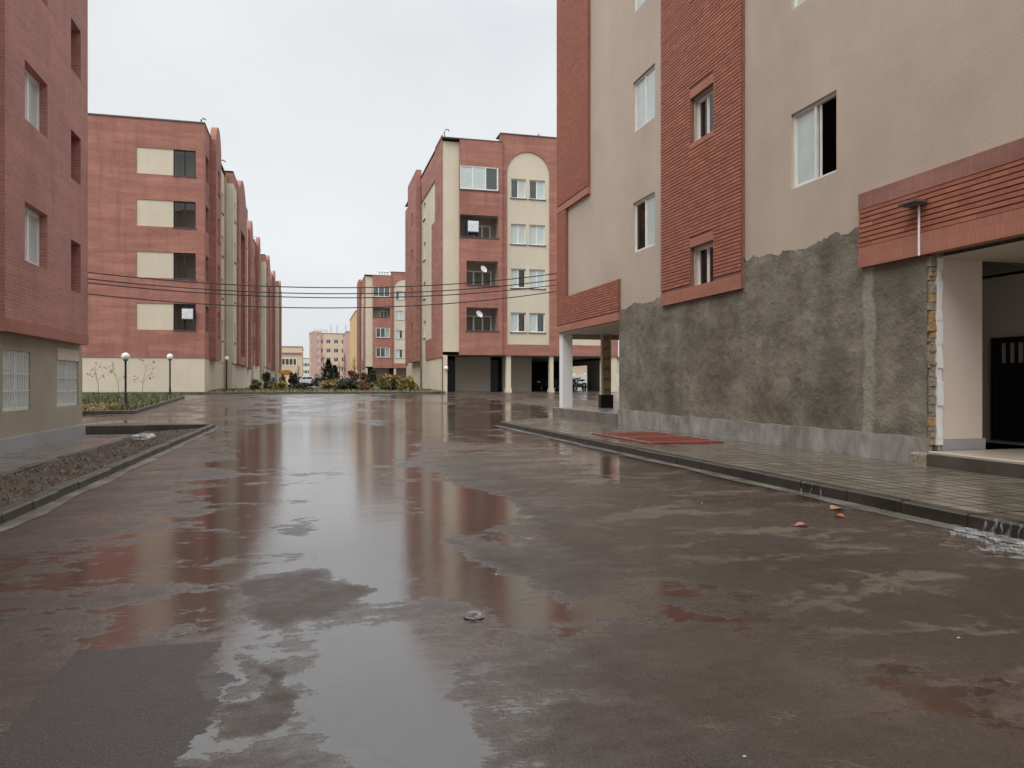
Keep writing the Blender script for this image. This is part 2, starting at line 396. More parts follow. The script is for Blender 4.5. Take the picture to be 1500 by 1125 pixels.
    und = noise(nt, mapping(nt, wco, (.45, 1, 1)), 1.1, 2, .5)      # the sheet of asphalt is not flat
    nb = bump(nt, und, .09, .05, nb)
    L(nt, bump(nt, rip, .03, .05, nb), b.inputs['Normal'])
    return m
M['road'] = wet_ground('wet_asphalt')

def paving_mat():
    m, nt, b = new_mat('wet_paving_tiles'); co = objco(nt)
    t = N(nt, 'ShaderNodeTexBrick'); L(nt, mapping(nt, co, rot=(0, 0, math.pi / 2)), t.inputs['Vector'])
    t.offset = 0
    t.inputs['Scale'].default_value = 1; t.inputs['Brick Width'].default_value = .4; t.inputs['Row Height'].default_value = .2
    t.inputs['Mortar Size'].default_value = .013; t.inputs['Mortar Smooth'].default_value = .1
    t.inputs['Color1'].default_value = (.13, .112, .083, 1); t.inputs['Color2'].default_value = (.25, .222, .175, 1); t.inputs['Mortar'].default_value = (.03, .024, .018, 1)
    n1 = noise(nt, mapping(nt, co, (1.2, .35, 1)), 1.0, 5, .6, .5); n2 = noise(nt, co, 60, 3)
    col = mixc(nt, mth(nt, 'MULTIPLY', ramp(nt, n1, [(.4, 0), (.65, 1)]), .6), t.outputs['Color'], (.11, .09, .06))
    L(nt, col, b.inputs['Base Color'])
    L(nt, mth(nt, 'ADD', ramp(nt, n1, [(.38, .06), (.64, .28)]), mth(nt, 'MULTIPLY', t.outputs['Fac'], .3)), b.inputs['Roughness'])
    L(nt, mth(nt, 'SUBTRACT', .5, mth(nt, 'MULTIPLY', t.outputs['Fac'], .45)), b.inputs['Specular IOR Level'])
    hh = mth(nt, 'ADD', mth(nt, 'SUBTRACT', 1.0, t.outputs['Fac']), mth(nt, 'MULTIPLY', n2, .25))
    nb = bump(nt, hh, .6, .012)
    L(nt, bump(nt, noise(nt, co, 2.2, 3), .06, .05, nb), b.inputs['Normal'])
    return m
M['paving'] = paving_mat()
def kerb_mat(name, a, bcol, rough=.35):
    m, nt, b = new_mat(name); co = objco(nt)
    n = noise(nt, co, 1.6, 6, .65); n2 = noise(nt, co, 45, 3, .7)
    col = mixc(nt, ramp(nt, n, [(.35, 0), (.65, 1)]), a, bcol)
    g = N(nt, 'ShaderNodeNewGeometry'); gz = N(nt, 'ShaderNodeSeparateXYZ'); L(nt, g.outputs['Normal'], gz.inputs[0])
    L(nt, col, b.inputs['Base Color']); L(nt, ramp(nt, n, [(.3, rough * .5), (.7, rough * 1.5)]), b.inputs['Roughness'])
    L(nt, bump(nt, mth(nt, 'ADD', n2, n), .35, .015), b.inputs['Normal'])
    return m
M['kerb'] = kerb_mat('wet_dark_kerb_stone', (.02, .016, .011), (.055, .045, .032), .4)
M['kerb_l'] = kerb_mat('damp_kerb_stone', (.045, .038, .029), (.095, .083, .066), .5)
M['path'] = kerb_mat('wet_concrete', (.125, .11, .10), (.20, .18, .165), .3)
M['gutter'] = kerb_mat('washed_concrete_gutter', (.10, .088, .078), (.21, .19, .17), .35)
def soil_mat(name, a, b2, c3, s=4):
    m, nt, b = new_mat(name); co = objco(nt)
    n = noise(nt, co, s, 7, .7, .6); n2 = noise(nt, co, 30, 4, .7)
    col = mixc(nt, ramp(nt, n, [(.35, 0), (.62, 1)]), a, b2)
    col = mixc(nt, mth(nt, 'MULTIPLY', ramp(nt, n2, [(.5, 0), (.68, 1)]), .6), col, c3)
    L(nt, col, b.inputs['Base Color']); b.inputs['Roughness'].default_value = .8
    L(nt, bump(nt, mth(nt, 'ADD', n, n2), .55, .03), b.inputs['Normal'])
    return m
M['soil'] = soil_mat('wet_soil_and_litter', (.05, .033, .022), (.095, .066, .046), (.13, .094, .066))
M['soil_g'] = soil_mat('planted_soil', (.07, .055, .035), (.11, .10, .05), (.10, .12, .04), 2)

def leaf_mat(name, c1, c2):
    m, nt, b = new_mat(name)
    g = N(nt, 'ShaderNodeNewGeometry'); w = N(nt, 'ShaderNodeTexWhiteNoise', noise_dimensions='1D')
    L(nt, g.outputs['Random Per Island'], w.inputs['W'])
    L(nt, mixc(nt, w.outputs['Value'], c1, c2), b.inputs['Base Color']); b.inputs['Roughness'].default_value = .55
    return m
M['leaf_dark'] = leaf_mat('dark_green_leaves', (.018, .030, .016), (.05, .065, .032))
M['leaf_olive'] = leaf_mat('olive_leaves', (.09, .095, .02), (.19, .18, .045))
M['leaf_yellow'] = leaf_mat('yellow_green_leaves', (.17, .16, .03), (.30, .25, .06))
M['leaf_orange'] = leaf_mat('ochre_leaves', (.22, .13, .035), (.36, .22, .07))
M['leaf_brown'] = leaf_mat('russet_leaves', (.11, .055, .03), (.23, .11, .055))
M['leaf_grey'] = leaf_mat('grey_green_leaves', (.14, .15, .10), (.25, .25, .18))
M['straw'] = leaf_mat('dead_stalks', (.055, .038, .026), (.19, .14, .095))
M['grassleaf'] = leaf_mat('grass_blades', (.05, .06, .02), (.12, .13, .04))

# ------------------------------------------------------------------ wall building
def facing_west(X): return lambda s, n, z: (X - n, s, z)
def facing_east(X): return lambda s, n, z: (X + n, s, z)
def facing_south(Y): return lambda s, n, z: (s, Y - n, z)
def facing_north(Y): return lambda s, n, z: (s, Y + n, z)

def wall(mb, P, s0, s1, z0, z1, holes=(), depth=.2, n=0.0):
    ss = sorted({s0, s1, *[h[0] for h in holes], *[h[1] for h in holes]}); ss = [x for x in ss if s0 - 1e-6 <= x <= s1 + 1e-6]
    zz = sorted({z0, z1, *[h[2] for h in holes], *[h[3] for h in holes]}); zz = [x for x in zz if z0 - 1e-6 <= x <= z1 + 1e-6]
    for i in range(len(ss) - 1):
        for j in range(len(zz) - 1):
            cs, cz = (ss[i] + ss[i + 1]) / 2, (zz[j] + zz[j + 1]) / 2
            if any(h[0] < cs < h[1] and h[2] < cz < h[3] for h in holes): continue
            mb.quad(P(ss[i], n, zz[j]), P(ss[i + 1], n, zz[j]), P(ss[i + 1], n, zz[j + 1]), P(ss[i], n, zz[j + 1]))
    for (a, b, c, d) in holes:
        mb.quad(P(a, n, c), P(b, n, c), P(b, n - depth, c), P(a, n - depth, c))
        mb.quad(P(a, n, d), P(b, n, d), P(b, n - depth, d), P(a, n - depth, d))
        mb.quad(P(a, n, c), P(a, n, d), P(a, n - depth, d), P(a, n - depth, c))
        mb.quad(P(b, n, c), P(b, n, d), P(b, n - depth, d), P(b, n - depth, c))
def spans(s0, s1, holes, za, zb):
    out = [(s0, s1)]
    for (a, b, c, d) in holes:
        if d <= za or c >= zb: continue
        nx = []
        for (p, q) in out:
            if b <= p or a >= q: nx.append((p, q)); continue
            if a > p: nx.append((p, a))
            if b < q: nx.append((b, q))
        out = nx
    return [x for x in out if x[1] - x[0] > .02]
def courses(mb, P, s0, s1, z0, z1, holes, n0, n1, pitch=.076, joint=.019):
    """real brick courses with deeply raked bed joints"""
    k = math.ceil(z0 / pitch - 1e-6)
    z = k * pitch
    while z + pitch - joint < z1 + 1e-6:
        for (a, b) in spans(s0, s1, holes, z, z + pitch):
            x = a
            while x < b - 1e-6:
                e = min(b, x + random.uniform(.9, 1.9))
                if b - e < .3: e = b
                dz = random.uniform(-.001, .001)
                mb.pbox(P, x, e, n0, n1 + random.uniform(-.0025, .0025), z + joint / 2 + dz, z + pitch - joint / 2 + dz)
                x = e
        z += pitch
def plate(mb, P, s0, s1, z0, z1, n0, n1, holes=()):
    """a slab standing proud of a wall (n0..n1), with openings right through it"""
    wall(mb, P, s0, s1, z0, z1, holes, n1 - n0, n1)
    for (a, b, c, d) in ((s0, s0, z0, z1), (s1, s1, z0, z1)):
        mb.quad(P(a, n0, c), P(a, n1, c), P(a, n1, d), P(a, n0, d))
    for zc in (z0, z1):
        mb.quad(P(s0, n0, zc), P(s1, n0, zc), P(s1, n1, zc), P(s0, n1, zc))
def arch_slab(mb, P, s0, s1, z0, zs, n0, n1, holes=(), seg=14):
    """upright slab whose top is a half circle"""
    plate(mb, P, s0, s1, z0, zs, n0, n1, holes)
    c, r = (s0 + s1) / 2, (s1 - s0) / 2
    pts = [(c - r * math.cos(math.pi * i / seg), zs + r * math.sin(math.pi * i / seg)) for i in range(seg + 1)]
    for i in range(seg):
        (a, za), (b, zb) = pts[i], pts[i + 1]
        mb.quad(P(a, n1, zs), P(b, n1, zs), P(b, n1, zb), P(a, n1, za))
        mb.quad(P(a, n0, zs), P(b, n0, zs), P(b, n0, zb), P(a, n0, za))
        mb.quad(P(a, n0, za), P(a, n1, za), P(b, n1, zb), P(b, n0, zb))
def arch_frame(mb, P, s0, s1, zs, zt, a0, a1, n0, n1, seg=18):
    """plate from the springing line zs to zt with a half-round opening a0..a1"""
    c, r = (a0 + a1) / 2, (a1 - a0) / 2
    mb.quad(P(s0, n1, zs), P(a0, n1, zs), P(a0, n1, zt), P(s0, n1, zt)); mb.quad(P(a1, n1, zs), P(s1, n1, zs), P(s1, n1, zt), P(a1, n1, zt))
    pts = [(c - r * math.cos(math.pi * i / seg), zs + r * math.sin(math.pi * i / seg)) for i in range(seg + 1)]
    for i in range(seg):
        (a, za), (b, zb) = pts[i], pts[i + 1]
        mb.quad(P(a, n1, za), P(b, n1, zb), P(b, n1, zt), P(a, n1, zt))
        mb.quad(P(a, n0, za), P(b, n0, zb), P(b, n1, zb), P(a, n1, za))
    mb.quad(P(s0, n0, zt), P(s1, n0, zt), P(s1, n1, zt), P(s0, n1, zt))
    for s in (s0, s1): mb.quad(P(s, n0, zs), P(s, n1, zs), P(s, n1, zt), P(s, n0, zt))

# window prototypes: built facing -Y with the lower left corner of the opening at the origin
PROTO = {}
def window_proto(key, w, h, panes=2, fr=.05, mull=.05, sill=True, curtain=None, glass=('g', 'g'), frame='frame', jamb=.0, bars=False):
    if key in PROTO: return PROTO[key]
    m = MB(); d0, d1 = .0, .06
    m.box(0, w, d0, d1, 0, fr); m.box(0, w, d0, d1, h - fr, h)
    m.box(0, fr, d0 + .002, d1 - .002, fr, h - fr); m.box(w - fr, w, d0 + .002, d1 - .002, fr, h - fr)
    pw = w / panes
    for i in range(1, panes): m.box(i * pw - mull / 2, i * pw + mull / 2, d0 + .004, d1 - .004, fr, h - fr)
    for i in range(panes):     # sash rails inside the outer frame
        if glass[i] == 'o':      # the slid-back sash shows its edge beside the mullion
            a = i * pw + mull / 2 + .05; m.box(a, a + .05, .035, .055, fr, h - fr); continue
        a, b = i * pw + (fr if i == 0 else mull / 2), (i + 1) * pw - (fr if i == panes - 1 else mull / 2)
        y = .02 if i % 2 else .03; t = .028
        m.box(a, a + t, y, y + .02, fr, h - fr); m.box(b - t, b, y, y + .02, fr, h - fr)
        m.box(a + t, b - t, y, y + .02, fr, fr + t); m.box(a + t, b - t, y, y + .02, h - fr - t, h - fr)
    if bars:
        for i in range(1, 12): m.box(i * w / 12 - .007, i * w / 12 + .007, -.03, -.016, .0, h)
        for z in (h * .33, h * .62): m.box(0, w, -.016, -.004, z - .012, z + .012)
    fo = m.build('window', M[frame], local=True)
    g = MB(); mats = [M['glass'], M['frost_sky']]
    for i in range(panes):
        if glass[i] == 'o': continue
        g.k = 1 if glass[i] == 'f' else 0
        a, b = i * pw + .03, (i + 1) * pw - .03; y = .03 if i % 2 else .04
        g.quad((a, y, fr), (b, y, fr), (b, y, h - fr), (a, y, h - fr))
    if g.f: g.build('pane', mats, fo, local=True)
    if curtain:
        c = MB(); nseg = max(8, int(w / .05))
        for (ca, cb) in curtain[1]:
            for i in range(nseg):
                x0 = w * (ca + (cb - ca) * i / nseg); x1 = w * (ca + (cb - ca) * (i + 1) / nseg)
                y0 = .14 + .02 * math.sin(i * 1.9); y1 = .14 + .02 * math.sin((i + 1) * 1.9)
                c.quad((x0, y0, .02), (x1, y1, .02), (x1, y1, h - .02), (x0, y0, h - .02))
        c.build('curtain', M[curtain[0]], fo, local=True, smooth=True)
    if sill:
        q = MB(); q.box(-.06, w + .06, -.17, .0, -.05, -.005); q.build('sill', M['roof'], fo, local=True)
    PROTO[key] = [fo, False]
    return PROTO[key]
ROT = {'south': 0, 'west': -math.pi / 2, 'east': math.pi / 2, 'north': math.pi}
def put_window(pr, parent, face, plane, s0, z0, w, recess=.1):
    """pr: prototype; the opening starts at s0 along the wall, plane is the wall's X or Y"""
    o = pr[0] if not pr[1] else copy_tree(pr[0]); pr[1] = True
    if face == 'south': loc = Vector((s0, plane + recess, z0))
    elif face == 'west': loc = Vector((plane + recess, s0 + w, z0))
    elif face == 'east': loc = Vector((plane - recess, s0, z0))
    else: loc = Vector((s0 + w, plane - recess, z0))
    o.parent = parent; o.location = loc - ORIG[parent.name]; o.rotation_euler = (0, 0, ROT[face])
    return o

# ================================================================== GROUND
def ground_strip(mb, xs, ys, zoff=0.0, skip=None):
    for i in range(len(xs) - 1):
        for j in range(len(ys) - 1):
            if skip and skip((xs[i] + xs[i + 1]) / 2, (ys[j] + ys[j + 1]) / 2): continue
            mb.quad((xs[i], ys[j], zg(ys[j]) + zoff), (xs[i + 1], ys[j], zg(ys[j]) + zoff), (xs[i + 1], ys[j + 1], zg(ys[j + 1]) + zoff), (xs[i], ys[j + 1], zg(ys[j + 1]) + zoff))
KL = -2.72      # road side of the left kerb
KR = 5.63       # road side of the right kerb
BED_Y = 24.25
XA, XB, XC, XD = -6.0, -6.28, 8.5, 8.58
r = MB()
ys = [-40, -10, 10, 22] + [22 + .75 * i for i in range(1, 50)] + [24.25] + [60, 62, 65, 70, 75, 80, 90, 100, 140, 200, 300, 500, 900]
ys = sorted(set(ys))
ground_strip(r, [-500, -60, -20, KL - .06, 9, 40, 500], ys, 0, lambda x, y: x < KL - .06 and y < BED_Y)
road = struct(r.build('road', M['road'], smooth=True))
# lower ground left of the left kerb
b = MB(); b.quad((-4.45, -40, -.06), (KL - .1, -40, -.06), (KL - .1, BED_Y, -.06), (-4.45, BED_Y, -.06))
soil_grid = MB(); nx, ny = 14, 160
def soil_z(x, y): return -.04 + .014 * math.sin(x * 5.1 + y * 1.3) * math.sin(y * 2.3 - x) + .02 * math.sin(y * 7 + x * 9) - .05 * max(0, (-3.2 - x)) 
for i in range(nx):
    for j in range(ny):
        x0 = -4.5 + (KL - .08 + 4.5) * i / nx; x1 = -4.5 + (KL - .08 + 4.5) * (i + 1) / nx; y0 = -6 + (BED_Y + 6) * j / ny; y1 = -6 + (BED_Y + 6) * (j + 1) / ny
        soil_grid.quad((x0, y0, soil_z(x0, y0)), (x1, y0, soil_z(x1, y0)), (x1, y1, soil_z(x1, y1)), (x0, y1, soil_z(x0, y1)))
struct(soil_grid.build('soil', M['soil'], smooth=True))
p = MB(); p.quad((-30, -40, -.16), (-4.5, -40, -.16), (-4.5, BED_Y, -.16), (-30, BED_Y, -.16)); struct(p.build('path', M['path']))
e = MB()
y = -6.0
while y < BED_Y - .3:
    e.bevbox(-4.56, -4.44, y, min(y + .98, BED_Y - .02), -.2, -.075 + random.uniform(-.012, .012), .012); y += 1.0
struct(e.build('path_edging', M['kerb_l']))
# kerbs
def kerb_run(mb, along, a0, a1, c0, c1, zb, zt, step=.8, wob=.006):
    t = a0
    while t < a1 - .05:
        q = min(t + step - .012, a1); d = random.uniform(-wob, wob); e_ = random.uniform(-wob, wob)
        if along == 'y': mb.bevbox(c0 + d, c1 + d, t, q, zb(t) , zt(t) + e_, .018)
        else: mb.bevbox(t, q, c0 + d, c1 + d, zb(t), zt(t) + e_, .018)
        t += step
k = MB(); kerb_run(k, 'y', -8, 23.0, KR, KR + .14, lambda t: -.1, lambda t: .13)
struct(k.build('kerb', M['kerb']))
k = MB(); kerb_run(k, 'y', -8, BED_Y, KL - .14, KL, lambda t: -.2, lambda t: .105)
kerb_run(k, 'x', -6.2, KL - .15, BED_Y - .02, BED_Y + .14, lambda t: -.3, lambda t: .10)
struct(k.build('kerb', M['kerb_l']))
# strips of pale washed concrete along both kerbs
for (xa, xb, ya, yb, sd_) in ((KL - .02, KL + .17, -6, BED_Y, 1), (KR - .2, KR + .01, -6, 23.0, 2)):
    q = MB(); y = ya; px = 0
    while y < yb - .01:
        y2 = min(yb, y + .25); nx2 = .035 * math.sin(y2 * 2.3 + sd_) + random.uniform(-.02, .02)
        if sd_ == 1: q.quad((xa, y, .005), (xb + px, y, .005), (xb + nx2, y2, .005), (xa, y2, .005))
        else: q.quad((xa + px, y, .005), (xb, y, .005), (xb, y2, .005), (xa + nx2, y2, .005))
        y, px = y2, nx2
    struct(q.build('gutter', M['gutter']))
# right pavement
s = MB(); s.quad((KR + .135, -20, .126), (XC + .3, -20, .126), (XC + .3, 23.0, .126), (KR + .135, 23.0, .126))
s.quad((KR + .135, 23.0, .126), (XC + .3, 23.0, .126), (XC + .3, 26.0, .126), (KR + .6, 23.9, .126))
s.quad((KR + .6, 23.9, .126), (XC + .3, 26.0, .126), (XC + .3, 26.2, .0), (KR + .5, 24.0, -.02))
s.quad((KR + .6, 23.9, .126), (KR + .5, 24.0, -.02), (KR + .02, 23.0, -.02), (KR + .135, 23.0, .126))
struct(s.build('pavement', M['paving']))
# far kerb across the end of the street and the planted bed behind it
k = MB(); kerb_run(k, 'x', -20, 8.5, 49.75, 49.95, lambda t: .3, lambda t: zg(49.8) + .13, 1.0)
struct(k.build('kerb', M['kerb_l']))
q = MB(); ysb = [49.9 + i * 2 for i in range(18)]
ground_strip(q, [-20, -6.3, -2, 2, 6, 8.6], ysb, .10)
struct(q.build('flower_bed_soil', M['soil_g']))
# bed in front of the left block (behind the near block)
BX, BY0, BY1 = -6.55, 32.3, 44.6
k = MB(); kerb_run(k, 'x', -22, BX, BY0, BY0 + .16, lambda t: 0, lambda t: zg(BY0) + .14, 1.0)
kerb_run(k, 'y', BY0 + .17, BY1, BX - .16, BX, lambda t: zg(t) - .2, lambda t: zg(t + .4) + .13, 1.0)
struct(k.build('kerb', M['kerb_l']))
q = MB(); ground_strip(q, [-22, BX - .1], [BY0 + .1 + i * 1.5 for i in range(10)], .06); struct(q.build('flower_bed_soil', M['soil_g']))

# ================================================================== NEAR RIGHT BLOCK
C = thing('apartment_building', (XC, 8, 0), 'nearest right-hand block, beige plaster and ribbed red brick above a rough grey cement base', 'apartment building', 'apartment blocks along the street')
PW = facing_west(XC); TOPC = 17.4
WIN_Z = [(4.83, 6.20), (8.10, 9.48), (11.35, 12.73), (14.6, 15.98)]
def yx(u, X=XC): return on_x(u, 0, X).y
holes = []
for (za, zb) in WIN_Z:
    holes.append((18.12, 19.5, za, zb)); holes.append((11.1, 12.36, za, zb)); holes.append((2.2, 3.5, za, zb)); holes.append((-4, -2.7, za, zb))
SM_Z = [(3.42, 4.37), (6.78, 7.77), (10.15, 11.1), (13.4, 14.4)]
sm = [(15.07, 16.0, a, b_) for a, b_ in SM_Z]
w = MB(); wall(w, PW, -14, 25.95, 3.1, TOPC, holes + sm, .22)
w.k = 1
wall(w, PW, 9.05, 20.42, 0, 3.1, (), .2)                 # ground floor behind the cement
w.k = 0
wall(w, facing_north(25.95), XC, 22, 3.1, TOPC, (), .2); wall(w, facing_east(22), -14, 25.95, 0, TOPC); wall(w, facing_south(-14), XC, 22, 0, TOPC)
wall(w, facing_north(20.42), XC, 22, .3, 3.1); 
w.build('wall', [M['tan'], M['dun']], C)
rf = MB(); rf.box(XC, 22, -14, 25.95, TOPC, TOPC + .15); rf.build('roof', M['roof'], C)
sf = MB(); sf.box(XC, 22, 20.42, 25.95, 3.02, 3.095); sf.quad((XC, -14, 3.05), (22, -14, 3.05), (22, 9.05, 3.05), (XC, 9.05, 3.05)); sf.build('soffit', M['soffit'], C)
bmx = MB(); bmx.box(XC + .05, 22, 25.62, 25.9, 2.86, 3.02); bmx.build('edge_beam', M['dun'], C)
# ribbed brick panels
bp = MB()
def ribbed(s0, s1, z0, z1, hl=(), n1=.10, border=None):
    bp.k = 1; plate(bp, PW, s0, s1, z0, z1, 0.0, n1 - .020, hl)
    bp.k = 0; courses(bp, PW, s0, s1, z0, z1, hl, n1 - .03, n1)
# central strip with the small windows
hl = [(15.02, 16.05, a - .02, b_ + .03) for a, b_ in SM_Z]
hb = [(15.0, 16.07, a - .14, b_ + .22) for a, b_ in SM_Z]     # plain border round each window
bp.k = 1; plate(bp, PW, 13.9, 17.58, 3.22, TOPC, 0, .081, hl)
bp.k = 0; courses(bp, PW, 13.9, 17.58, 3.52, TOPC, hb, .07, .10)
bp.k = 2
plate(bp, PW, 13.9, 17.58, 3.205, 3.5, .072, .106)
for (a, b_, c_, d_) in hb:
    for (i, (p0, p1, q0, q1)) in enumerate(((a, b_, d_ - .19, d_), (a, b_, c_, c_ + .12))):
        if q1 - q0 > .02: plate(bp, PW, p0, p1, q0, q1, .081, .094)
bp.build('brick_cladding', [M['course'], M['mortar'], M['brick_lite'], M['soldier']], C); bp = MB()
# north corner: wide above, narrow below, band along the bottom
NC = 25.95
ribbed(22.8, NC, 7.45, TOPC, [(23.9, 25.0, 14.3, 15.6)])
ribbed(24.96, NC, 4.25, 7.25)
bp.k = 2; plate(bp, PW, 22.8, NC - .003, 7.255, 7.45, 0, .104)
ribbed(20.36, NC, 3.3, 4.25)
bp.k = 2; plate(bp, PW, 20.36, NC - .004, 3.08, 3.3, 0, .105)
bp.build('brick_cladding', [M['course'], M['mortar'], M['brick_lite'], M['soldier']], C); bp = MB()
# band over the doorway
ribbed(-14, 10.4, 3.42, 4.02, (), .13)
bp.k = 3; plate(bp, PW, -14, 10.402, 4.022, 4.27, 0, .136)
bp.k = 2; plate(bp, PW, -14, 10.402, 3.11, 3.42, 0, .134)
bp.build('brick_cladding', [M['course'], M['mortar'], M['brick_lite'], M['soldier']], C)
# rough cement render, uneven top edge
ce = MB(); st = .07
def jag(y): return 3.74 + .035 * math.sin(y * 1.9 + .5) + .025 * math.sin(y * 5.7) + .02 * math.sin(y * 13.1 + 1) + random.uniform(-.035, .035)
def ren(y0, y1, top, n=.03):
    y = y0; pt = top(y)
    while y < y1 - 1e-6:
        e_ = min(y + st, y1); nt_ = top(e_)
        na, nb_ = n + .006 * math.sin(y * 5), n + .006 * math.sin(e_ * 5)
        ce.quad(PW(y, na, .5), PW(e_, nb_, .5), PW(e_, nb_, nt_), PW(y, na, pt)); ce.quad(PW(y, na, pt), PW(e_, nb_, nt_), PW(e_, 0, nt_), PW(y, 0, pt))
        y = e_; pt = nt_
    for y_, t in ((y0, top(y0)), (y1, top(y1))): ce.quad(PW(y_, 0, .5), PW(y_, n, .5), PW(y_, n, t), PW(y_, 0, t))
ren(9.08, 10.4, lambda y: 3.105, .05); ren(10.4, 13.9, jag); ren(13.9, 17.58, lambda y: 3.2); ren(17.58, 20.4, lambda y: 3.42 + .04 * math.sin(y * 4) + random.uniform(-.025, .025))
ce.build('cement_render', M['cement'], C)
pl = MB()
for (a, b_, zt, n) in ((9.06, 17.6, .52, .09), (17.6, 20.45, .56, .06)):
    y = a
    while y < b_ - 1e-6:
        e_ = min(b_, y + .2); z_a = zt + .008 * math.sin(y * 6); z_b = zt + .008 * math.sin(e_ * 6)
        pl.quad(PW(y, n, .1), PW(e_, n, .1), PW(e_, n, z_b), PW(y, n, z_a)); pl.quad(PW(y, n, z_a), PW(e_, n, z_b), PW(e_, 0, z_b), PW(y, 0, z_a)); y = e_
    for y_ in (a, b_): pl.quad(PW(y_, 0, .1), PW(y_, n, .1), PW(y_, n, zt), PW(y_, 0, zt))
pl.build('plinth', M['plinth'], C)
# broken brick edge at the doorway
be = MB(); z = .42
while z < 3.05:
    h = random.uniform(.04, .15); be.k = random.choice((0, 1, 1, 1)); d = random.uniform(-.03, .035)
    be.box(XC - .045 + random.uniform(-.012, .015), XC + .05, 9.025 + d * .5, 9.078, z, z + h - .006); z += h
be.k = 2; z = .42
while z < 3.05:
    h = random.uniform(.08, .2); be.box(XC + .045, XC + .12 + random.uniform(0, .03), 9.0 + random.uniform(-.012, .012), 9.06, z, z + h); z += h
be.build('broken_brick_edge', [M['hollow'], M['grime'], M['white']], C)
# entrance recess
en = MB()
en.box(XC + .1, 9.37, 9.05, 9.75, .34, 3.05)                # white pier
en.build('entrance_pier', M['blush'], C)
sk = MB(); sk.box(XC + .14, 9.40, 9.02, 9.78, .34, .50); sk.build('skirting', M['stone'], C)
eb = MB(); eb.quad((11, 5, .3), (11, 14, .3), (11, 14, 3.05), (11, 5, 3.05)); eb.quad((9.3, 12, .3), (11, 12, .3), (11, 12, 3.05), (9.3, 12, 3.05)); eb.quad((8.6, -4, .3), (14, -4, .3), (14, -4, 3.05), (8.6, -4, 3.05)); eb.quad((11, 5, .3), (14, 5, .3), (14, 5, 3.05), (11, 5, 3.05)); eb.quad((14, 5, .3), (14, -4, .3), (14, -4, 3.05), (14, 5, 3.05))
eb.build('entrance_wall', M['blush'], C)
ld = MB(); ld.bevbox(XC - .12, 14, -6, 9.0, .05, .34, .015); ld.build('landing', M['tile_floor'], C)
ld = MB(); ld.bevbox(XC - .16, XC + .3, 9.002, 9.3, .05, .31, .03); ld.build('corner_block', M['grime'], C)
ldr = MB(); ldr.box(XC - .15, XC - .121, -6, 8.98, .06, .30); ldr.build('step_riser', M['kerb_l'], C)
dr = MB(); PD = facing_west(11.0)
dr.pbox(PD, 8.9, 10.38, .01, .05, .36, 1.62)
for z_ in (.36, 1.95): dr.pbox(PD, 8.9, 10.38, .0, .07, z_, z_ + .09)
for y_ in (8.9, 9.6, 10.3): dr.pbox(PD, y_, y_ + .08, 0, .075, .36, 2.04)
for i in range(9): dr.pbox(PD, 8.98 + i * .155, 9.03 + i * .155, .02, .05, 1.62, 1.95)
door = dr.build('door', M['black'], C)
hd = MB(); hd.pbox(PD, 9.72, 9.75, .05, .09, 1.0, 1.14); hd.build('handle', M['grey_metal'], door)
# windows
wp = window_proto('c_big', 1.38, 1.37, glass=('f', 'f'), sill=False)
wp2 = window_proto('c_low', 1.38, 1.37, glass=('g', 'f'), sill=False, curtain=('blind', ((.03, .48),)))
wo = window_proto('c_open', 1.26, 1.37, glass=('f', 'o'), sill=False)
ws = window_proto('c_small', .93, .97, glass=('g', 'g'), sill=False, curtain=('curtain', ((.5, .98),)))
for i, (za, zb) in enumerate(WIN_Z):
    put_window(wp2 if i == 0 else wp, C, 'west', XC, 18.12, za, 1.38, .05)
    put_window(wo if i == 0 else window_proto('c_big2', 1.26, 1.37, glass=('f', 'f'), sill=False), C, 'west', XC, 11.1, za, 1.26, .05)
    put_window(window_proto('c_big3', 1.3, 1.37, glass=('f', 'g'), sill=False), C, 'west', XC, 2.2, za, 1.3, .05)
    put_window(window_proto('c_big3', 1.3, 1.37), C, 'west', XC, -4, za, 1.3, .05)
for i, (za, zb) in enumerate(SM_Z): put_window(ws, C, 'west', XC, 15.07, za, .93, .06)
# inside of the open window: a room wall so that it is not a void
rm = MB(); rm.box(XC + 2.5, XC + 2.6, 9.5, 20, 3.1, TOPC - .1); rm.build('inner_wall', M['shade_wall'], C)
# open ground floor at the north end
for i, (x, y_) in enumerate(((XC + .0, 25.57), (14.5, 25.57), (21.6, 25.57))):
    q = MB(); q.bevbox(x, x + .36, y_, y_ + .36, .4, 3.03, .004); q.build('pillar', M['white'], C)
sl = MB(); sl.bevbox(XC - .1, 22, 20.46, 26.4, -.1, .45, .02); sl.build('garage_slab', M['path'], C)
stl = MB()
X0, Y0 = 9.82, 25.2
for dx in (0, .27): stl.box(X0 + dx, X0 + dx + .07, Y0, Y0 + .14, .9, 3.02)
stl.box(X0 + .075, X0 + .265, Y0 + .06, Y0 + .138, .9, 3.0)
stl.k = 1
for i in range(6): stl.box(X0 + .06, X0 + .28, Y0 - .012, Y0 + .02, 1.05 + i * .36, 1.12 + i * .36)
stl.k = 2; stl.box(X0 - .06, X0 + .4, Y0 - .05, Y0 + .2, .45, .9)
stl.build('battened_steel_column', [M['rust'], M['rust_red'], M['black']], C)

# wall lamp over the doorway
wl = thing('wall_lamp', (XC - .14, 9.12, 3.1), 'small flat wall lamp on a white conduit on the brick band by the doorway', 'lamp')
q = MB(); q.box(XC - .36, XC - .14, 8.98, 9.3, 3.83, 3.86); q.box(XC - .3, XC - .16, 9.02, 9.26, 3.8, 3.83); q.build('lamp_head', M['grey_metal'], wl)
q = MB(); q.tube([(XC - .16, 9.12, 3.1), (XC - .16, 9.12, 3.8)], .016, 8); q.build('conduit', M['white'], wl)
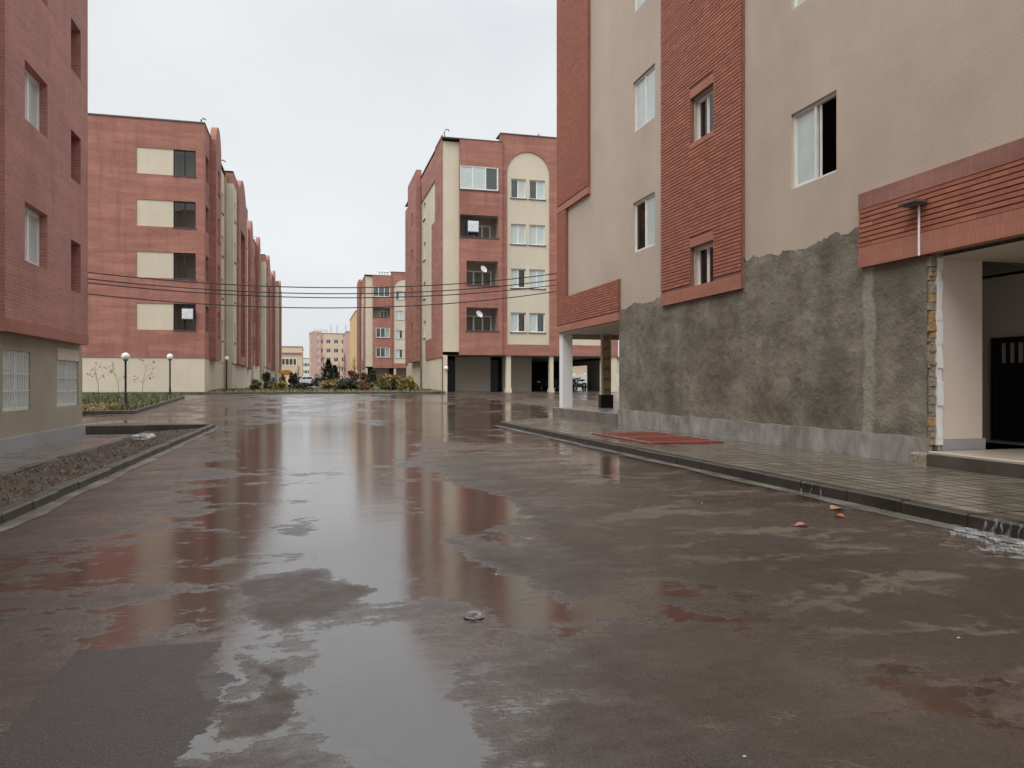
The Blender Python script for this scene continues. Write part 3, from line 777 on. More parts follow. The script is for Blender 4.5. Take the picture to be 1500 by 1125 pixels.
# red steel hatch in the pavement
ht = thing('steel_hatch', (7.0, 15, .13), 'red painted double-leaf steel hatch lying flat in the wet pavement', 'hatch')
for (y0, y1) in ((13.6, 15.08), (15.12, 16.6)):
    q = MB(); q.bevbox(6.3, 7.75, y0, y1, .127, .165, .012)
    for i in range(1, 4): q.bevbox(6.32, 7.73, y0 + (y1 - y0) * i / 4 - .02, y0 + (y1 - y0) * i / 4 + .02, .165, .178, .005)
    lf = q.build('hatch_leaf', M['red_paint'], ht)
q = MB(); q.box(6.24, 7.81, 13.54, 13.598, .126, .155); q.box(6.24, 7.81, 16.602, 16.66, .126, .155); q.box(6.24, 6.298, 13.6, 16.6, .126, .155); q.box(7.752, 7.81, 13.6, 16.6, .126, .155); q.build('hatch_frame', M['red_paint'], ht)

# ================================================================== NEAR LEFT BLOCK
A = thing('apartment_building', (XA, 20, -.16), 'dusky red brick block at the left edge with white barred ground-floor windows', 'apartment building', 'apartment blocks along the street')
PE = facing_east(XA); PG = facing_east(XA - .2)
AY0, AY1 = 17.75, 23.75
AW = [(3.97, 5.25), (7.05, 8.33), (10.13, 11.41), (13.2, 14.48)]
AS = [(3.7, 5.03), (6.62, 7.88), (9.45, 10.78), (12.5, 13.8)]
hh = [(18.86, 20.36, a, b_) for a, b_ in AW] + [(22.2, 23.08, a, b_) for a, b_ in AS]
w = MB(); wall(w, PE, AY0, AY1, 2.36, 17.3, hh, .3)
wall(w, facing_south(AY0), -8.5, XA, 2.36, 17.3); wall(w, facing_north(AY1), -18, XA, 2.36, 17.3)
w.quad((XA, AY0, 2.36), (XA, AY1, 2.36), (-18, AY1, 2.36), (-18, AY0, 2.36))
w.k = 2
plate(w, PE, AY0 + .0, AY1, 2.36, 2.62, .001, .02)
w.k = 1
wall(w, facing_east(-7.5), -10, AY0, -.3, 17.3, (), .2); wall(w, facing_south(-10), -18, -7.5, -.3, 17.3); wall(w, facing_east(-18), -10, AY1, -.3, 17.3)
w.build('wall', [M['brick_a'], M['tan'], M['brick_lite']], A)
gh = [(18.2, 19.85, .70, 2.0), (21.75, 23.6, .70, 1.9)]
w = MB(); wall(w, PG, AY0 - .3, AY1 + .25, -.2, 2.36, gh, .18); wall(w, facing_north(AY1 + .25), -18, XA - .2, -.2, 2.36); wall(w, facing_south(AY0 - .3), -8, XA - .2, -.2, 2.36)
w.quad((XA - .2, AY1, 2.355), (XA - .2, AY1 + .25, 2.355), (-18, AY1 + .25, 2.355), (-18, AY1, 2.355))
w.build('ground_floor_wall', M['dun'], A)
q = MB(); q.pbox(PG, 21.75, 23.6, 0, .02, 1.9, 2.2); q.build('window_head_panel', M['cream'], A)
q = MB(); plate(q, PG, AY0 - .35, AY1 + .3, -.2, .14, 0, .07); q.box(-18, XA - .2, AY1 + .25, AY1 + .3, -.2, .14); q.build('plinth', M['stone'], A)
q = MB(); q.box(-18, XA, -10, AY1, 17.3, 17.42); q.build('roof', M['roof'], A)
for (a, b_) in AS: q = MB(); q.box(XA - .8, XA - .3, 22.15, 22.2, a - .05, b_ + .05); q.box(XA - .8, XA - .3, 23.08, 23.13, a - .05, b_ + .05); q.box(XA - .85, XA - .8, 22.1, 23.2, a - .05, b_ + .05); q.box(XA - .8, XA - .3, 22.2, 23.08, a - .06, a); q.build('slot_recess', M['brick_a'], A)
for i, (a, b_) in enumerate(AW): put_window(window_proto('a_win', 1.5, 1.28, glass=('f', 'f'), sill=False, frame='white', fr=.08, mull=.13), A, 'east', XA, 18.86, a, 1.5, .17)
for (g0, g1, za, zb) in gh: put_window(window_proto('a_bar' + str(zb), g1 - g0, zb - za, glass=('f', 'f'), sill=False, bars=True, frame='frame_far'), A, 'east', XA - .2, g0, za, g1 - g0, .035)

# ================================================================== MID RIGHT BLOCK (arched panel) AND ITS TWIN
def balcony_bay(P, wl_, bl, s0, s1, z0, z1, opens, n):
    pass
def make_d(loc_y, dz, label, closed, near=True):
    """block with a balcony bay and a round-headed plaster panel on its south end"""
    X0 = XD if near else 8.3
    Y0_ = loc_y
    def Z(z): return z + dz
    B = thing('apartment_building', (X0, Y0_, Z(.6)), label, 'apartment building', 'apartment blocks along the street')
    PS = lambda s, n, z: (X0 + s, Y0_ - n, Z(z))
    PWt = lambda s, n, z: (X0 - n, Y0_ + s, Z(z))
    W, LEN, RL, RH = 12.6, 20.6, 17.75, 18.4
    rows = [(4.85, 6.2), (7.9, 9.22), (10.9, 12.3), (14.07, 15.4)]
    brow = [(4.9, 6.45), (8.0, 9.6), (11.2, 12.7), (14.4, 16.0)]
    wh = [(a, b_, c_, d_) for (a, b_) in ((4.73, 5.81), (6.05, 7.19), (8.95, 10.0), (10.25, 11.3)) for (c_, d_) in rows]
    w = MB()
    wall(w, PS, 0, 1.12, 3.45, RL - .15); wall(w, PS, 4.0, 11.6, 3.95, 17.5, wh, .2)
    # west side
    sw = [(8.0, 9.1, a, b_) for a, b_ in rows] + [(17.3, 18.2, a, b_) for a, b_ in rows]
    wall(w, PWt, 0, LEN, 3.1, RL - .5, sw, .2)
    wall(w, lambda s, n, z: (X0 + s, Y0_ + LEN + n, Z(z)), 0, W, 3.1, RL - .5); wall(w, lambda s, n, z: (X0 + W + n, Y0_ + s, Z(z)), 0, LEN, 3.1, RL - .5)
    w.build('wall', M['cream'], B)
    br = MB()
    # balcony bay, proud of the wall
    bo = []
    for i, (c_, d_) in enumerate(brow):
        bo.append((1.58, 3.75, c_, d_) if i < 2 else (1.13, 3.78, c_, d_))
    nb = .28
    wall(br, PS, 1.12, 4.06, 3.25, RL, bo, .25, nb)
    for s_ in (1.12, 4.06): br.quad(PS(s_, -.1, 3.25), PS(s_, nb, 3.25), PS(s_, nb, RL), PS(s_, -.1, RL))
    br.quad(PS(1.12, nb, 3.25), PS(4.06, nb, 3.25), PS(4.06, -.5, 3.25), PS(1.12, -.5, 3.25)); br.quad(PS(1.12, nb, RL), PS(4.06, nb, RL), PS(4.06, -.5, RL), PS(1.12, -.5, RL))
    # frame of the arched panels
    plate(br, PS, 4.0, 4.44, 3.25, 15.78, 0, .08); plate(br, PS, 7.49, 8.75, 3.25, 15.78, 0, .08); plate(br, PS, 11.5, W, 3.25, 15.78, 0, .08)
    plate(br, PS, 4.44, 7.49, 3.25, 4.0, 0, .08); plate(br, PS, 8.75, 11.5, 3.25, 4.0, 0, .08)
    arch_frame(br, PS, 4.0, 8.12, 15.78, RH, 4.44, 7.49, -.3, .08); arch_frame(br, PS, 8.12, W, 15.78, RH, 8.75, 11.5, -.3, .08)
    wall(br, lambda s, n, z: (X0 + s, Y0_ + .5 + n, Z(z)), 4.0, W, 15.78, RH)
    # west side strips
    plate(br, PWt, -.02, 2.9, 3.1, 18.0, 0, .07); plate(br, PWt, 2.9, 4.5, 3.1, 12.8, 0, .07); plate(br, PWt, 4.5, 7.6, 3.1, 4.6, 0, .07); plate(br, PWt, 2.9, 10.2, 15.7, 17.6, 0, .07)
    hw = [(12.4, 13.3, a + .3, b_ + .1) for a, b_ in rows]
    plate(br, PWt, 10.2, 15.8, 3.1, 18.4, 0, .42, hw)
    plate(br, PWt, 15.8, LEN, 15.6, 17.3, 0, .07); plate(br, PWt, 19.0, LEN, 3.1, 15.6, 0, .07)
    br.build('brick_cladding', M['brick_far'], B)
    # roof and flashings
    q = MB()
    q.box(X0 - .1, X0 + 4.1, Y0_ + .02 - nb - .05, Y0_ + LEN, Z(RL), Z(RL) + .06); q.build('roof', M['roof'], B); q = MB(); q.box(X0 + 3.95, X0 + W + .03, Y0_ - .13, Y0_ + 1.2, Z(RH), Z(RH) + .06); q.box(X0 + 3.95, X0 + W, Y0_ + 1.2, Y0_ + LEN, Z(RL) - .3, Z(RL) - .24)
    q.build('roof', M['roof'], B)
    # balcony insides
    for i, (a, b_, c_, d_) in enumerate(bo):
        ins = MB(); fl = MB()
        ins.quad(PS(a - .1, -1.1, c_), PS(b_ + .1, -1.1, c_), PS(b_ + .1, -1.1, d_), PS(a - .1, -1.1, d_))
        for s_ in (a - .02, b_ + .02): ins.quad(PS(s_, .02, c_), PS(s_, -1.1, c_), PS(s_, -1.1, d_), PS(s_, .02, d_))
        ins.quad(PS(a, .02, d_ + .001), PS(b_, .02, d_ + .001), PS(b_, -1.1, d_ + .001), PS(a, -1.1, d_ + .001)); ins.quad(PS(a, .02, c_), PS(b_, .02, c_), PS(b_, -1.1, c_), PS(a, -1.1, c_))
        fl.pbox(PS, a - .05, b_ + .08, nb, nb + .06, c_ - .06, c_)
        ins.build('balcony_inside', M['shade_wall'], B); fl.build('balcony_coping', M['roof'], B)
    for i, (a, b_, c_, d_) in enumerate(bo):
        if i in closed:
            pr = window_proto('glazed%.2f' % (b_ - a) + str(near), b_ - a, d_ - c_, 3, .07, .05, False, ('curtain', ((0, .97),)), ('g', 'g', 'g') if not near else ('f', 'f', 'g'), 'frame_far')  # near block: pale pane colour stands in for reflected sky
            o = put_window(pr, B, 'south', Y0_, X0 + a, Z(c_), b_ - a, -nb + .02)
        else:   # dark glazed doors at the back of the open balcony
            pr = window_proto('bdoor%d' % int(i < 2), 1.9 if i < 2 else 1.2, (d_ - c_) * .72, 3 if i < 2 else 2, .06, .05, False, ('curtain', ((0.0, .4),)), ('g', 'g', 'g'), 'frame_far')
            put_window(pr, B, 'south', Y0_, X0 + a + .12 if i < 2 else X0 + a + 1.2, Z(c_), 1.9, 1.02)
    pr1 = window_proto('d_win_a', 1.1, 1.35, glass=('f', 'g'), curtain=('curtain', ((0, .98),)), frame='frame_far'); pr2 = window_proto('d_win_b', 1.1, 1.35, glass=('g', 'f'), curtain=('curtain', ((.03, .5),)), frame='frame_far')
    pr3 = window_proto('d_win_c', 1.1, 1.35, glass=('f', 'f'), frame='frame_far')
    for j, (a, b_, c_, d_) in enumerate(wh): 
        pr = (pr1, pr1, pr3, pr2, pr1, pr3, pr3, pr2, pr1, pr2, pr1, pr3, pr2, pr1, pr1, pr3)[j]
        o = put_window(pr, B, 'south', Y0_, X0 + a, Z(c_), b_ - a, .1); o.scale = ((b_ - a) / 1.1, 1, (d_ - c_) / 1.35)
    for (a, b_, c_, d_) in sw: put_window(window_proto('d_side', 1.1, 1.35, frame='frame_far', curtain=('curtain', ((0, .9),))), B, 'west', X0, Y0_ + a, Z(c_), b_ - a, .1)
    for (a, b_, c_, d_) in hw: put_window(window_proto('d_side2', .9, 1.15, frame='frame_far', sill=False, curtain=('curtain', ((0, .9),))), B, 'west', X0 - .42, Y0_ + a, Z(c_), b_ - a, .12)
    # ground floor
    g = MB()
    wall(g, PWt, -.05, LEN, .3, 3.1, ((9.9, 10.8, .8, 2.4),) , .2); g.pbox(PS, 0, .32, -.3, .0, .3, 3.22); g.quad(PS(.32, 0, .3), PS(.32, -3, .3), PS(.32, -3, 3.2), PS(.32, 0, 3.2))
    g.build('ground_floor_wall', M['cream'], B)
    g = MB()
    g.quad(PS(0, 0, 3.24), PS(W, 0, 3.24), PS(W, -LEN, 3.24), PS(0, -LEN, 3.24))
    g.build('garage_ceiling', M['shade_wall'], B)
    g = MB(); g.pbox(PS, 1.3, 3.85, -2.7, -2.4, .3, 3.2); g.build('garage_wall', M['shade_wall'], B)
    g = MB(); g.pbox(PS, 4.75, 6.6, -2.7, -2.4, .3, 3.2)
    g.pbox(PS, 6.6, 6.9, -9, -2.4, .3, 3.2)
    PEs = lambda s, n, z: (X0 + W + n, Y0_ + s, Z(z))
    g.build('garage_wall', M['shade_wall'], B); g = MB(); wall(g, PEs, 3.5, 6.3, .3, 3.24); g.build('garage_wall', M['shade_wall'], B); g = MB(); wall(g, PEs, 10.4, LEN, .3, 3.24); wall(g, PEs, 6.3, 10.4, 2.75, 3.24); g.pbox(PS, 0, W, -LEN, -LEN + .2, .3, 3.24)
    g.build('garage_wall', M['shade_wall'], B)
    for (a, b_) in ((.36, 1.3), (3.85, 4.4)):
        q = MB(); q.pbox(PS, a, b_, -2.5, -2.42, .55, 3.0)
        for i in range(4): q.pbox(PS, a + (b_ - a) * (i + .4) / 4, a + (b_ - a) * (i + .6) / 4, -2.42, -2.39, .6, 2.9)
        q.build('garage_door', M['black'], B)
    for (a, b_) in ((4.42, 4.75), (7.55, 7.82), (12.1, 12.56)):
        q = MB(); q.pbox(PS, a, b_, -.4, -.05, .3, 3.245); q.pbox(PS, a - .05, b_ + .05, -.45, .0, .3, .95 if near else .9); q.build('pillar', M['cream'], B)
    q = MB(); q.tube([PWt(9.7, .12, .7), PWt(9.7, .12, 10), PWt(9.7, .12, 17.0)], .06, 8); q.build('downpipe', M['roof'], B)
    q = MB()
    if near:
        c0 = Vector(PS(.15, -.2, RL)); q.tube([c0, c0 + Vector((0, 0, .55)), c0 + Vector((.1, 0, .72)), c0 + Vector((.28, 0, .7)), c0 + Vector((.32, 0, .6))], .04, 8)
        c0 = Vector(PS(6.9, -.6, RH)); q.tube([c0, c0 + Vector((0, 0, .45))], .025, 6); q.tube([c0 + Vector((-.12, 0, .35)), c0 + Vector((.12, 0, .35))], .02, 6)
    else:
        for i in range(4):
            c0 = Vector(PS(2.2 + i * .42, -.4, RL - .9)); q.tube([c0, c0 + Vector((0, 0, 1.5))], .1, 8); q.lathe(c0 + Vector((0, 0, 1.5)), [(.1, 0), (.24, .05), (.24, .12), (.02, .25)], 10)
    q.build('vent_pipe', M['grey_metal'] if near else M['louvre'], B)
    return B
D = make_d(51.3, 0, 'red block with a tall round-headed cream panel behind the white pillar', (3,))
E = make_d(122.5, .55, 'farther red block with white roof vents seen past the arched one', (1, 0, 3), near=False)

# evaporative coolers on balconies and in a window
def cooler(p, rz, label, sc=1.0):
    t = thing('evaporative_cooler', p, label, 'cooler')
    q = MB(); q.bevbox(-.42, .42, -.35, .35, 0, .85, .04); q.build('cabinet', M['blue'], t, local=True)
    q = MB(); q.box(-.36, .36, -.375, -.352, .08, .79)
    for i in range(9): q.box(-.31 + i * .069, -.275 + i * .069, -.39, -.376, .12, .74)
    q.build('louvre', M['louvre'], t, local=True)
    q = MB(); q.box(-.4, -.36, -.3, .3, -.12, 0); q.box(.36, .4, -.3, .3, -.12, 0); q.build('bracket', M['grey_metal'], t, local=True)
    t.rotation_euler = (0, 0, rz); t.scale = (sc, sc, sc)
    return t
def dish(p, label):
    t = thing('satellite_dish', p, label, 'satellite dish', 'satellite dishes on balconies')
    q = MB(); q.lathe((0, 0, 0), [(.001, 0), (.14, .025), (.25, .07), (.26, .08), (.14, .035), (.001, .015)], 18); q.xform(Matrix.Rotation(math.radians(62), 4, 'X') @ Matrix.Rotation(math.radians(25), 4, 'Y')); q.build('reflector', M['louvre'], t, local=True, smooth=True)
    q = MB(); q.tube([(0, 0, 0), (0, .1, -.1), (0, .12, .5)], .02, 6); q.tube([(0, -.02, -.25), (0, -.4, -.05)], .012, 6); q.build('arm', M['grey_metal'], t, local=True)
dish((XD + 2.75, 51.15, 8.0 + 1.05), 'white satellite dish in the third balcony from the top')
dish((XD + 2.45, 51.15, 4.9 + 1.1), 'white satellite dish in the lowest balcony of the arched block')
cooler((XD + 2.0, 51.3 - .1, 11.45), 0, 'blue evaporative cooler with white louvres on the second balcony from the top', 1.0)

# ================================================================== MID LEFT BLOCK AND THE ROW BEHIND IT
YB = 50.4
B = thing('apartment_building', (XB, YB, .6), 'long red brick block beyond the globe lamps with four cream panels on its end', 'apartment building', 'apartment blocks along the street')
PS = facing_south(YB); PE = facing_east(XB)
rowsB = [(4.55, 6.15), (7.68, 9.25), (10.78, 12.38), (13.92, 15.5)]
RB = 17.2
w = MB()
hs = [(-10.1, -6.78, a, b_) for a, b_ in rowsB]
he = [(51.0, 52.5, a, b_) for a, b_ in rowsB]
wall(w, PS, -24, XB, 2.87, RB, hs, .06)
wall(w, PE, YB, 56.2, 2.87, RB, he, .2)
wall(w, PE, 84, 88.6, 2.87, RB); wall(w, facing_north(88.6), -24, XB, 2.87, RB)
# arched slabs
for (a, b_) in ((53.0, 56.0), (83.0, 86.0)):
    arch_slab(w, PE, a, b_, 2.87, 16.75, 0, .38, [(54.1 - 53 + a, 55.1 - 53 + a, c_ - .1, d_ - .1) for c_, d_ in rowsB])
# central block
arch_slab(w, PE, 64.8, 73.2, 2.87, 14.2, .0, .75, [(67.0, 71.0, 3.6, 14.0)])
plate(w, PE, 62, 76, 16.5, 17.4, 0, .6)
wall(w, PE, 64.8, 73.2, 17.0, 18.0, (), .1, -.5)
w.build('wall', M['brick_far'], B)
w = MB()
ec = [(a, b_, c_ - .1, d_ - .2) for (a, b_) in ((57.0, 58.0), (59.8, 60.8), (78.0, 79.0), (80.6, 81.6)) for (c_, d_) in rowsB]
wall(w, PE, 56.2, 62.0, 2.87, RB - .3, [h for h in ec if h[0] < 62], .2); w.build('plaster_panel', M['cream'], B)
w = MB(); wall(w, PE, 76, 84, 2.87, RB - .3, [h for h in ec if h[0] > 76], .2)
hc = [(62.9, 63.8, c_ - .1, d_ - .2) for c_, d_ in rowsB] + [(74.2, 75.1, c_ - .1, d_ - .2) for c_, d_ in rowsB]
w.build('plaster_panel', M['cream'], B)
for (a, b_, h_) in ((62.002, 64.8, hc[:4]), (73.2, 75.998, hc[4:])):
    w = MB(); plate(w, PE, a, b_, 2.87, 16.5, 0, .6, h_); w.build('plaster_bay', M['cream'], B)
for (a, b_, c_, d_) in hs:
    w = MB(); w.pbox(PS, a, -8.05, -.15, -.05, c_, d_); w.build('infill_panel', M['cream'], B)
    w = MB()
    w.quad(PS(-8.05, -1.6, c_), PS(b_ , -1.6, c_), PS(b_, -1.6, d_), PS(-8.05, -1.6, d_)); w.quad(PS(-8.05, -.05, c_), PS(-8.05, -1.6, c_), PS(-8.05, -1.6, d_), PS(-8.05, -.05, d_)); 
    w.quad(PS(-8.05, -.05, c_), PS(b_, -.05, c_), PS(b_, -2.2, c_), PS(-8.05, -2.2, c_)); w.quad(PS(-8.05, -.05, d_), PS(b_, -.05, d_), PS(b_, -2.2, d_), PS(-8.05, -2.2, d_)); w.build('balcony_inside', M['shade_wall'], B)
w = MB()
for (c_, d_) in [(3.6, 14.0)]: w.quad(PE(66.9, -.3, c_), PE(71.1, -.3, c_), PE(71.1, -.3, d_), PE(66.9, -.3, d_))
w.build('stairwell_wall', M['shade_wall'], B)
for i, (a, b_, c_, d_) in enumerate(hs):
    put_window(window_proto('b_glaze', 1.27, 1.58, frame='black', sill=False, fr=.04, mull=.04), B, 'south', YB, -8.05, c_, 1.27, .09)
for (a, b_, c_, d_) in hs: q = MB(); q.box(-8.07, b_ + .05, YB - .05, YB, c_ - .05, c_); q.build('balcony_coping', M['roof'], B)
for (a, b_, c_, d_) in ec: put_window(window_proto('b_win', 1.0, 1.5, frame='frame_far', curtain=('curtain', ((0, .9),))), B, 'east', XB, a, c_, 1.0, .1)
for (a, b_, c_, d_) in hc: put_window(window_proto('b_win2', .9, 1.5, frame='frame_far'), B, 'east', XB + .6, a, c_, .9, .1)
for (a, b_) in ((54.1, 55.1), (84.1, 85.1)):
    for (c_, d_) in rowsB: put_window(window_proto('b_win3', 1.0, 1.6, frame='frame_far', curtain=('curtain', ((0, .9),))), B, 'east', XB + .38, a, c_ - .1, 1.0, .12)
q = MB(); P_ = facing_east(XB)
wall(q, facing_south(YB + .04), -24, XB, .2, 2.87); wall(q, PE, YB + .04, 88.6, .2, 2.87, (), .1, -.04)
q.pbox(PE, 62, 76, -.04, .5, .2, 2.86); q.build('plinth', M['cream'], B)
q = MB(); q.box(-24, XB + .04, YB - .05, 88.6, RB, RB + .08); q.box(-24, XB + .6, 62, 76, RB + .1, RB + .25)
q.build('roof', M['roof'], B)
q = MB(); c0 = Vector((XB - .2, YB + .1, RB)); q.tube([c0, c0 + Vector((0, 0, .25)), c0 + Vector((.12, 0, .36)), c0 + Vector((.26, 0, .28))], .05, 8)
for y_ in (60.5, 77, 87.5): 
    c0 = Vector((XB - .2, y_, RB)); q.tube([c0, c0 + Vector((0, 0, .5)), c0 + Vector((.2, 0, .62)), c0 + Vector((.4, 0, .5))], .05, 8)
q.build('vent_pipe', M['grey_metal'], B)
q = MB(); q.tube([(XB + .1, 61.6, .8), (XB + .1, 61.6, 17)], .06, 8); q.tube([(XB + .1, 76.4, .8), (XB + .1, 76.4, 17)], .06, 8); q.build('downpipe', M['dun'], B)
B2 = copy_tree(B); B2.location = (XB, YB + 42.5, 1.2); B2['label'] = 'second red brick block in the left-hand row, behind the one with cream panels'
B3 = copy_tree(B); B3.location = (XB, YB + 84.0, 1.0); B3.scale = (1, 1, 1.12); B3['label'] = 'last red brick block of the left-hand row, farthest up the street'
cooler((-7.2, YB - .05, 5.15), 0, 'blue boxed evaporative cooler in the lowest dark balcony of the left block', .85)

# ================================================================== FAR BUILDINGS
def far_block(X0, X1, Y0, dep, z0, z1, wallm, label, extra=None, rows=0, cols=0, wz=1.5, ww=1.3):
    t = thing('apartment_building', (X0, Y0, z0), label, 'apartment building', 'buildings at the end of the street')
    hl = []
    Hh = (z1 - z0)
    if rows:
        for i in range(rows):
            zz = z0 + 2.2 + (Hh - 2.6) * i / rows
            for j in range(cols):
                c = X0 + (X1 - X0) * (j + .5) / cols
                hl.append((c - ww / 2, c + ww / 2, zz, zz + wz))
    w = MB(); P = facing_south(Y0); wall(w, P, X0, X1, z0, z1, hl, .3); wall(w, facing_west(X0), Y0, Y0 + dep, z0, z1); wall(w, facing_east(X1), Y0, Y0 + dep, z0, z1); wall(w, facing_north(Y0 + dep), X0, X1, z0, z1)
    w.build('wall', wallm, t)
    for h in hl: put_window(window_proto('far%.1f' % (ww + wz), ww, wz, frame='frame_far', sill=False, fr=.12, curtain=('curtain', ((0, .6),))), t, 'south', Y0, h[0], h[2], ww, .15)
    q = MB(); q.box(X0 - .1, X1 + .1, Y0 - .1, Y0 + dep, z1, z1 + .3); q.build('roof', M['grime'], t)
    if extra: extra(t, P)
    return t
def FX(t, P):
    x0 = on_y(456, 0, 300).x; x1 = on_y(470.5, 0, 300).x
    zt = on_y(460, 486, 300).z
    q = MB(); hl = [(x0 + 2.0, x1 - .6, 7.2 + 2.85 * i, 8.9 + 2.85 * i) for i in range(5)]
    plate(q, P, x0, x1, 0.6, zt, .0, .6, hl); q.build('pink_bay', M['pink_wall'], t)
    for h in hl: put_window(window_proto('far_f', h[1] - h[0], 1.7, 3, .12, .1, False, ('curtain', ((0, .7),)), ('g', 'g', 'g'), 'frame_far'), t, 'south', 300 - .6, h[0], h[2], h[1] - h[0], .2)
    q = MB(); q.box(x0 + .8, on_y(480, 0, 300).x, 303, 308, zt - .5, on_y(465, 482, 300).z); q.build('stair_tower', M['pale_wall'], t)
    q = MB()
    for u in (485, 494, 507): c = on_y(u, 490, 300); q.tube([(c.x, 302, 20.5), (c.x, 302, 23.8)], .12, 6)
    q.build('vent_pipe', M['grime'], t)
zf = on_y(480, 489.5, 300).z
far_block(on_y(453, 0, 300).x, on_y(509, 0, 300).x, 300, 25, .6, zf, M['peach_wall'], 'distant peach block with a pink bay at the end of the street', FX, 5, 5, 1.6, 1.7)
x0, x1 = on_y(507, 0, 260).x, on_y(514, 0, 260).x
far_block(x0, x1, 260, 25, .6, on_y(515, 487, 260).z, M['pink_wall'], 'distant narrow brown-pink block between the peach and the ochre ones', None, 0, 0)
far_block(on_y(513, 0, 266).x, on_y(530, 0, 266).x, 266, 20, .6, on_y(515, 487.5, 266).z, M['peach_wall'], 'plain peach wall between the brown-pink block and the tall ochre one', None, 0, 0)
far_block(on_y(521, 0, 200).x, on_y(545, 0, 200).x, 200, 30, .6, on_y(528, 457, 200).z, M['yellow_wall'], 'tall ochre block half hidden behind the farther red block', None, 0, 0)
def GX(t, P):
    q = MB(); a, b_ = on_y(412, 0, 240).x, on_y(435, 0, 240).x; hl = [(a, b_, 4.6, 7.6)]
    for h in ((a, b_, on_y(420, 536, 240).z, on_y(420, 525, 240).z),):
        put_window(window_proto('far_g', h[1] - h[0], h[3] - h[2], 4, .2, .15, False, ('frost_sky', ((0, .95),)), ('g', 'g', 'g', 'g'), 'frame_far'), t, 'south', 240 - .1, h[0], h[2], h[1] - h[0], 0)
    q.pbox(P, on_y(404, 0, 240).x, on_y(443, 0, 240).x, 0, .5, on_y(420, 518, 240).z, on_y(420, 516, 240).z); q.build('cornice', M['pink_wall'], t)
far_block(on_y(402, 0, 240).x, on_y(443, 0, 240).x, 240, 25, .6, on_y(420, 509, 240).z, M['peach_wall'], 'distant low peach block with one wide window beside the left row', GX, 0, 0)
far_block(on_y(440, 0, 380).x, on_y(456, 0, 380).x, 380, 25, .6, on_y(450, 526, 380).z, M['pale_wall'], 'pale low building glimpsed in the gap between two peach blocks', None, 3, 3, 1.6, 1.6)
# seen through the open ground floor on the right
hw = thing('house', (46, 100, .9), 'peach house seen through the garage opening behind the motorcycle', 'house')
q = MB(); q.box(46, 60, 95, 150, .5, 5.2); q.build('wall', M['peach_wall'], hw)
q = MB(); q.box(45.7, 60.3, 94.7, 150.3, 5.2, 5.5); q.build('roof', M['grime'], hw)
bw = MB(); bw.box(40, 40.25, 60, 140, .6, 2.75)
for i in range(17): bw.box(39.92, 40.33, 60 + i * 5, 60.4 + i * 5, .6, 2.95)
tag(bw.build('boundary_wall', M['pale_wall']), 'low pale boundary wall seen through the garage opening', 'wall')

# ================================================================== STREET FURNITURE
def globe_lamp(p, label, proto=None):
    if proto is not None:
        t = copy_tree(proto); t.location = p; t['label'] = label; return t
    t = thing('street_lamp', p, label, 'street lamp', 'globe lamps in the left-hand bed')
    q = MB(); q.lathe((0, 0, 0), [(.11, 0), (.11, .03), (.065, .06), (.055, .45), (.045, .5), (.042, 1.9), (.05, 1.93), (.05, 1.96)], 12); q.build('pole', M['black'], t, local=True, smooth=True)
    q = MB(); q.lathe((0, 0, 1.96), [(.05, 0), (.10, .02), (.11, .06), (.09, .07)], 14); q.build('collar', M['grey_metal'], t, local=True, smooth=True)
    q = MB(); q.ball((0, 0, 2.15), .165, 20, 12); q.build('globe', M['globe'], t, local=True, smooth=True)
    return t
m_, nt_, b_ = new_mat('opal_globe'); b_.inputs['Base Color'].default_value = (.85, .85, .84, 1); b_.inputs['Roughness'].default_value = .25
L(nt_, ramp(nt_, noise(nt_, objco(nt_), 3, 3), [(.3, (.8, .8, .79)), (.7, (.88, .88, .87))]), b_.inputs['Base Color'])
b_.inputs['Subsurface Weight'].default_value = .3; b_.inputs['Subsurface Radius'].default_value = (.1, .1, .1)
M['globe'] = m_
def lamp_at(u, D):
    p = at_d(u, 0, D); return (p.x, p.y, zg(p.y) + .06)
l1 = globe_lamp(lamp_at(184, 32.5), 'black globe lamp nearest the left block, by the yellow flowers')
globe_lamp(lamp_at(249, 41.5), 'black globe lamp by the sloping end of the left flower bed', l1)
globe_lamp(lamp_at(332, 51.5), 'farthest black globe lamp, beside the long red wall', l1)
for v_ in ('cables',):
    ends = [((-6.35, 23.77, 4.42), (8.62, 25.97, 5.22), .50), ((-6.35, 23.77, 4.24), (8.62, 25.97, 5.00), .49), ((-6.35, 23.77, 4.13), (8.62, 25.97, 4.81), .47), ((-6.35, 23.77, 3.82), (8.62, 25.97, 4.59), .52)]
    lab = ['topmost of the four dark cables strung across the street', 'second highest of the four dark cables across the street', 'third highest of the four dark cables across the street', 'lowest of the four dark cables strung across the street']
    for (a, c, sag), lb in zip(ends, lab):
        a, c = Vector(a), Vector(c); q = MB()
        q.tube([a.lerp(c, i / 24) - Vector((0, 0, sag * 4 * (i / 24) * (1 - i / 24))) for i in range(25)], .017, 6)
        tag(q.build('overhead_cable', M['black'], smooth=True, origin=a), lb, 'cable', 'cables across the street')
# meter box and white bell on the arched block
wl2 = thing('wall_lamp', (XD + .1, 51.25, 2.0), 'small white wall lamp on the cream wall end beside the dark garage', 'lamp')
q = MB(); q.ball((XD + .2, 51.12, 2.35), .14, 12, 8, (1, .8, 1)); q.build('lamp_shade', M['globe'], wl2, smooth=True)
q = MB(); q.tube([(XD + .2, 51.3, 2.35), (XD + .2, 51.15, 2.35)], .03, 8); q.build('bracket', M['grey_metal'], wl2)

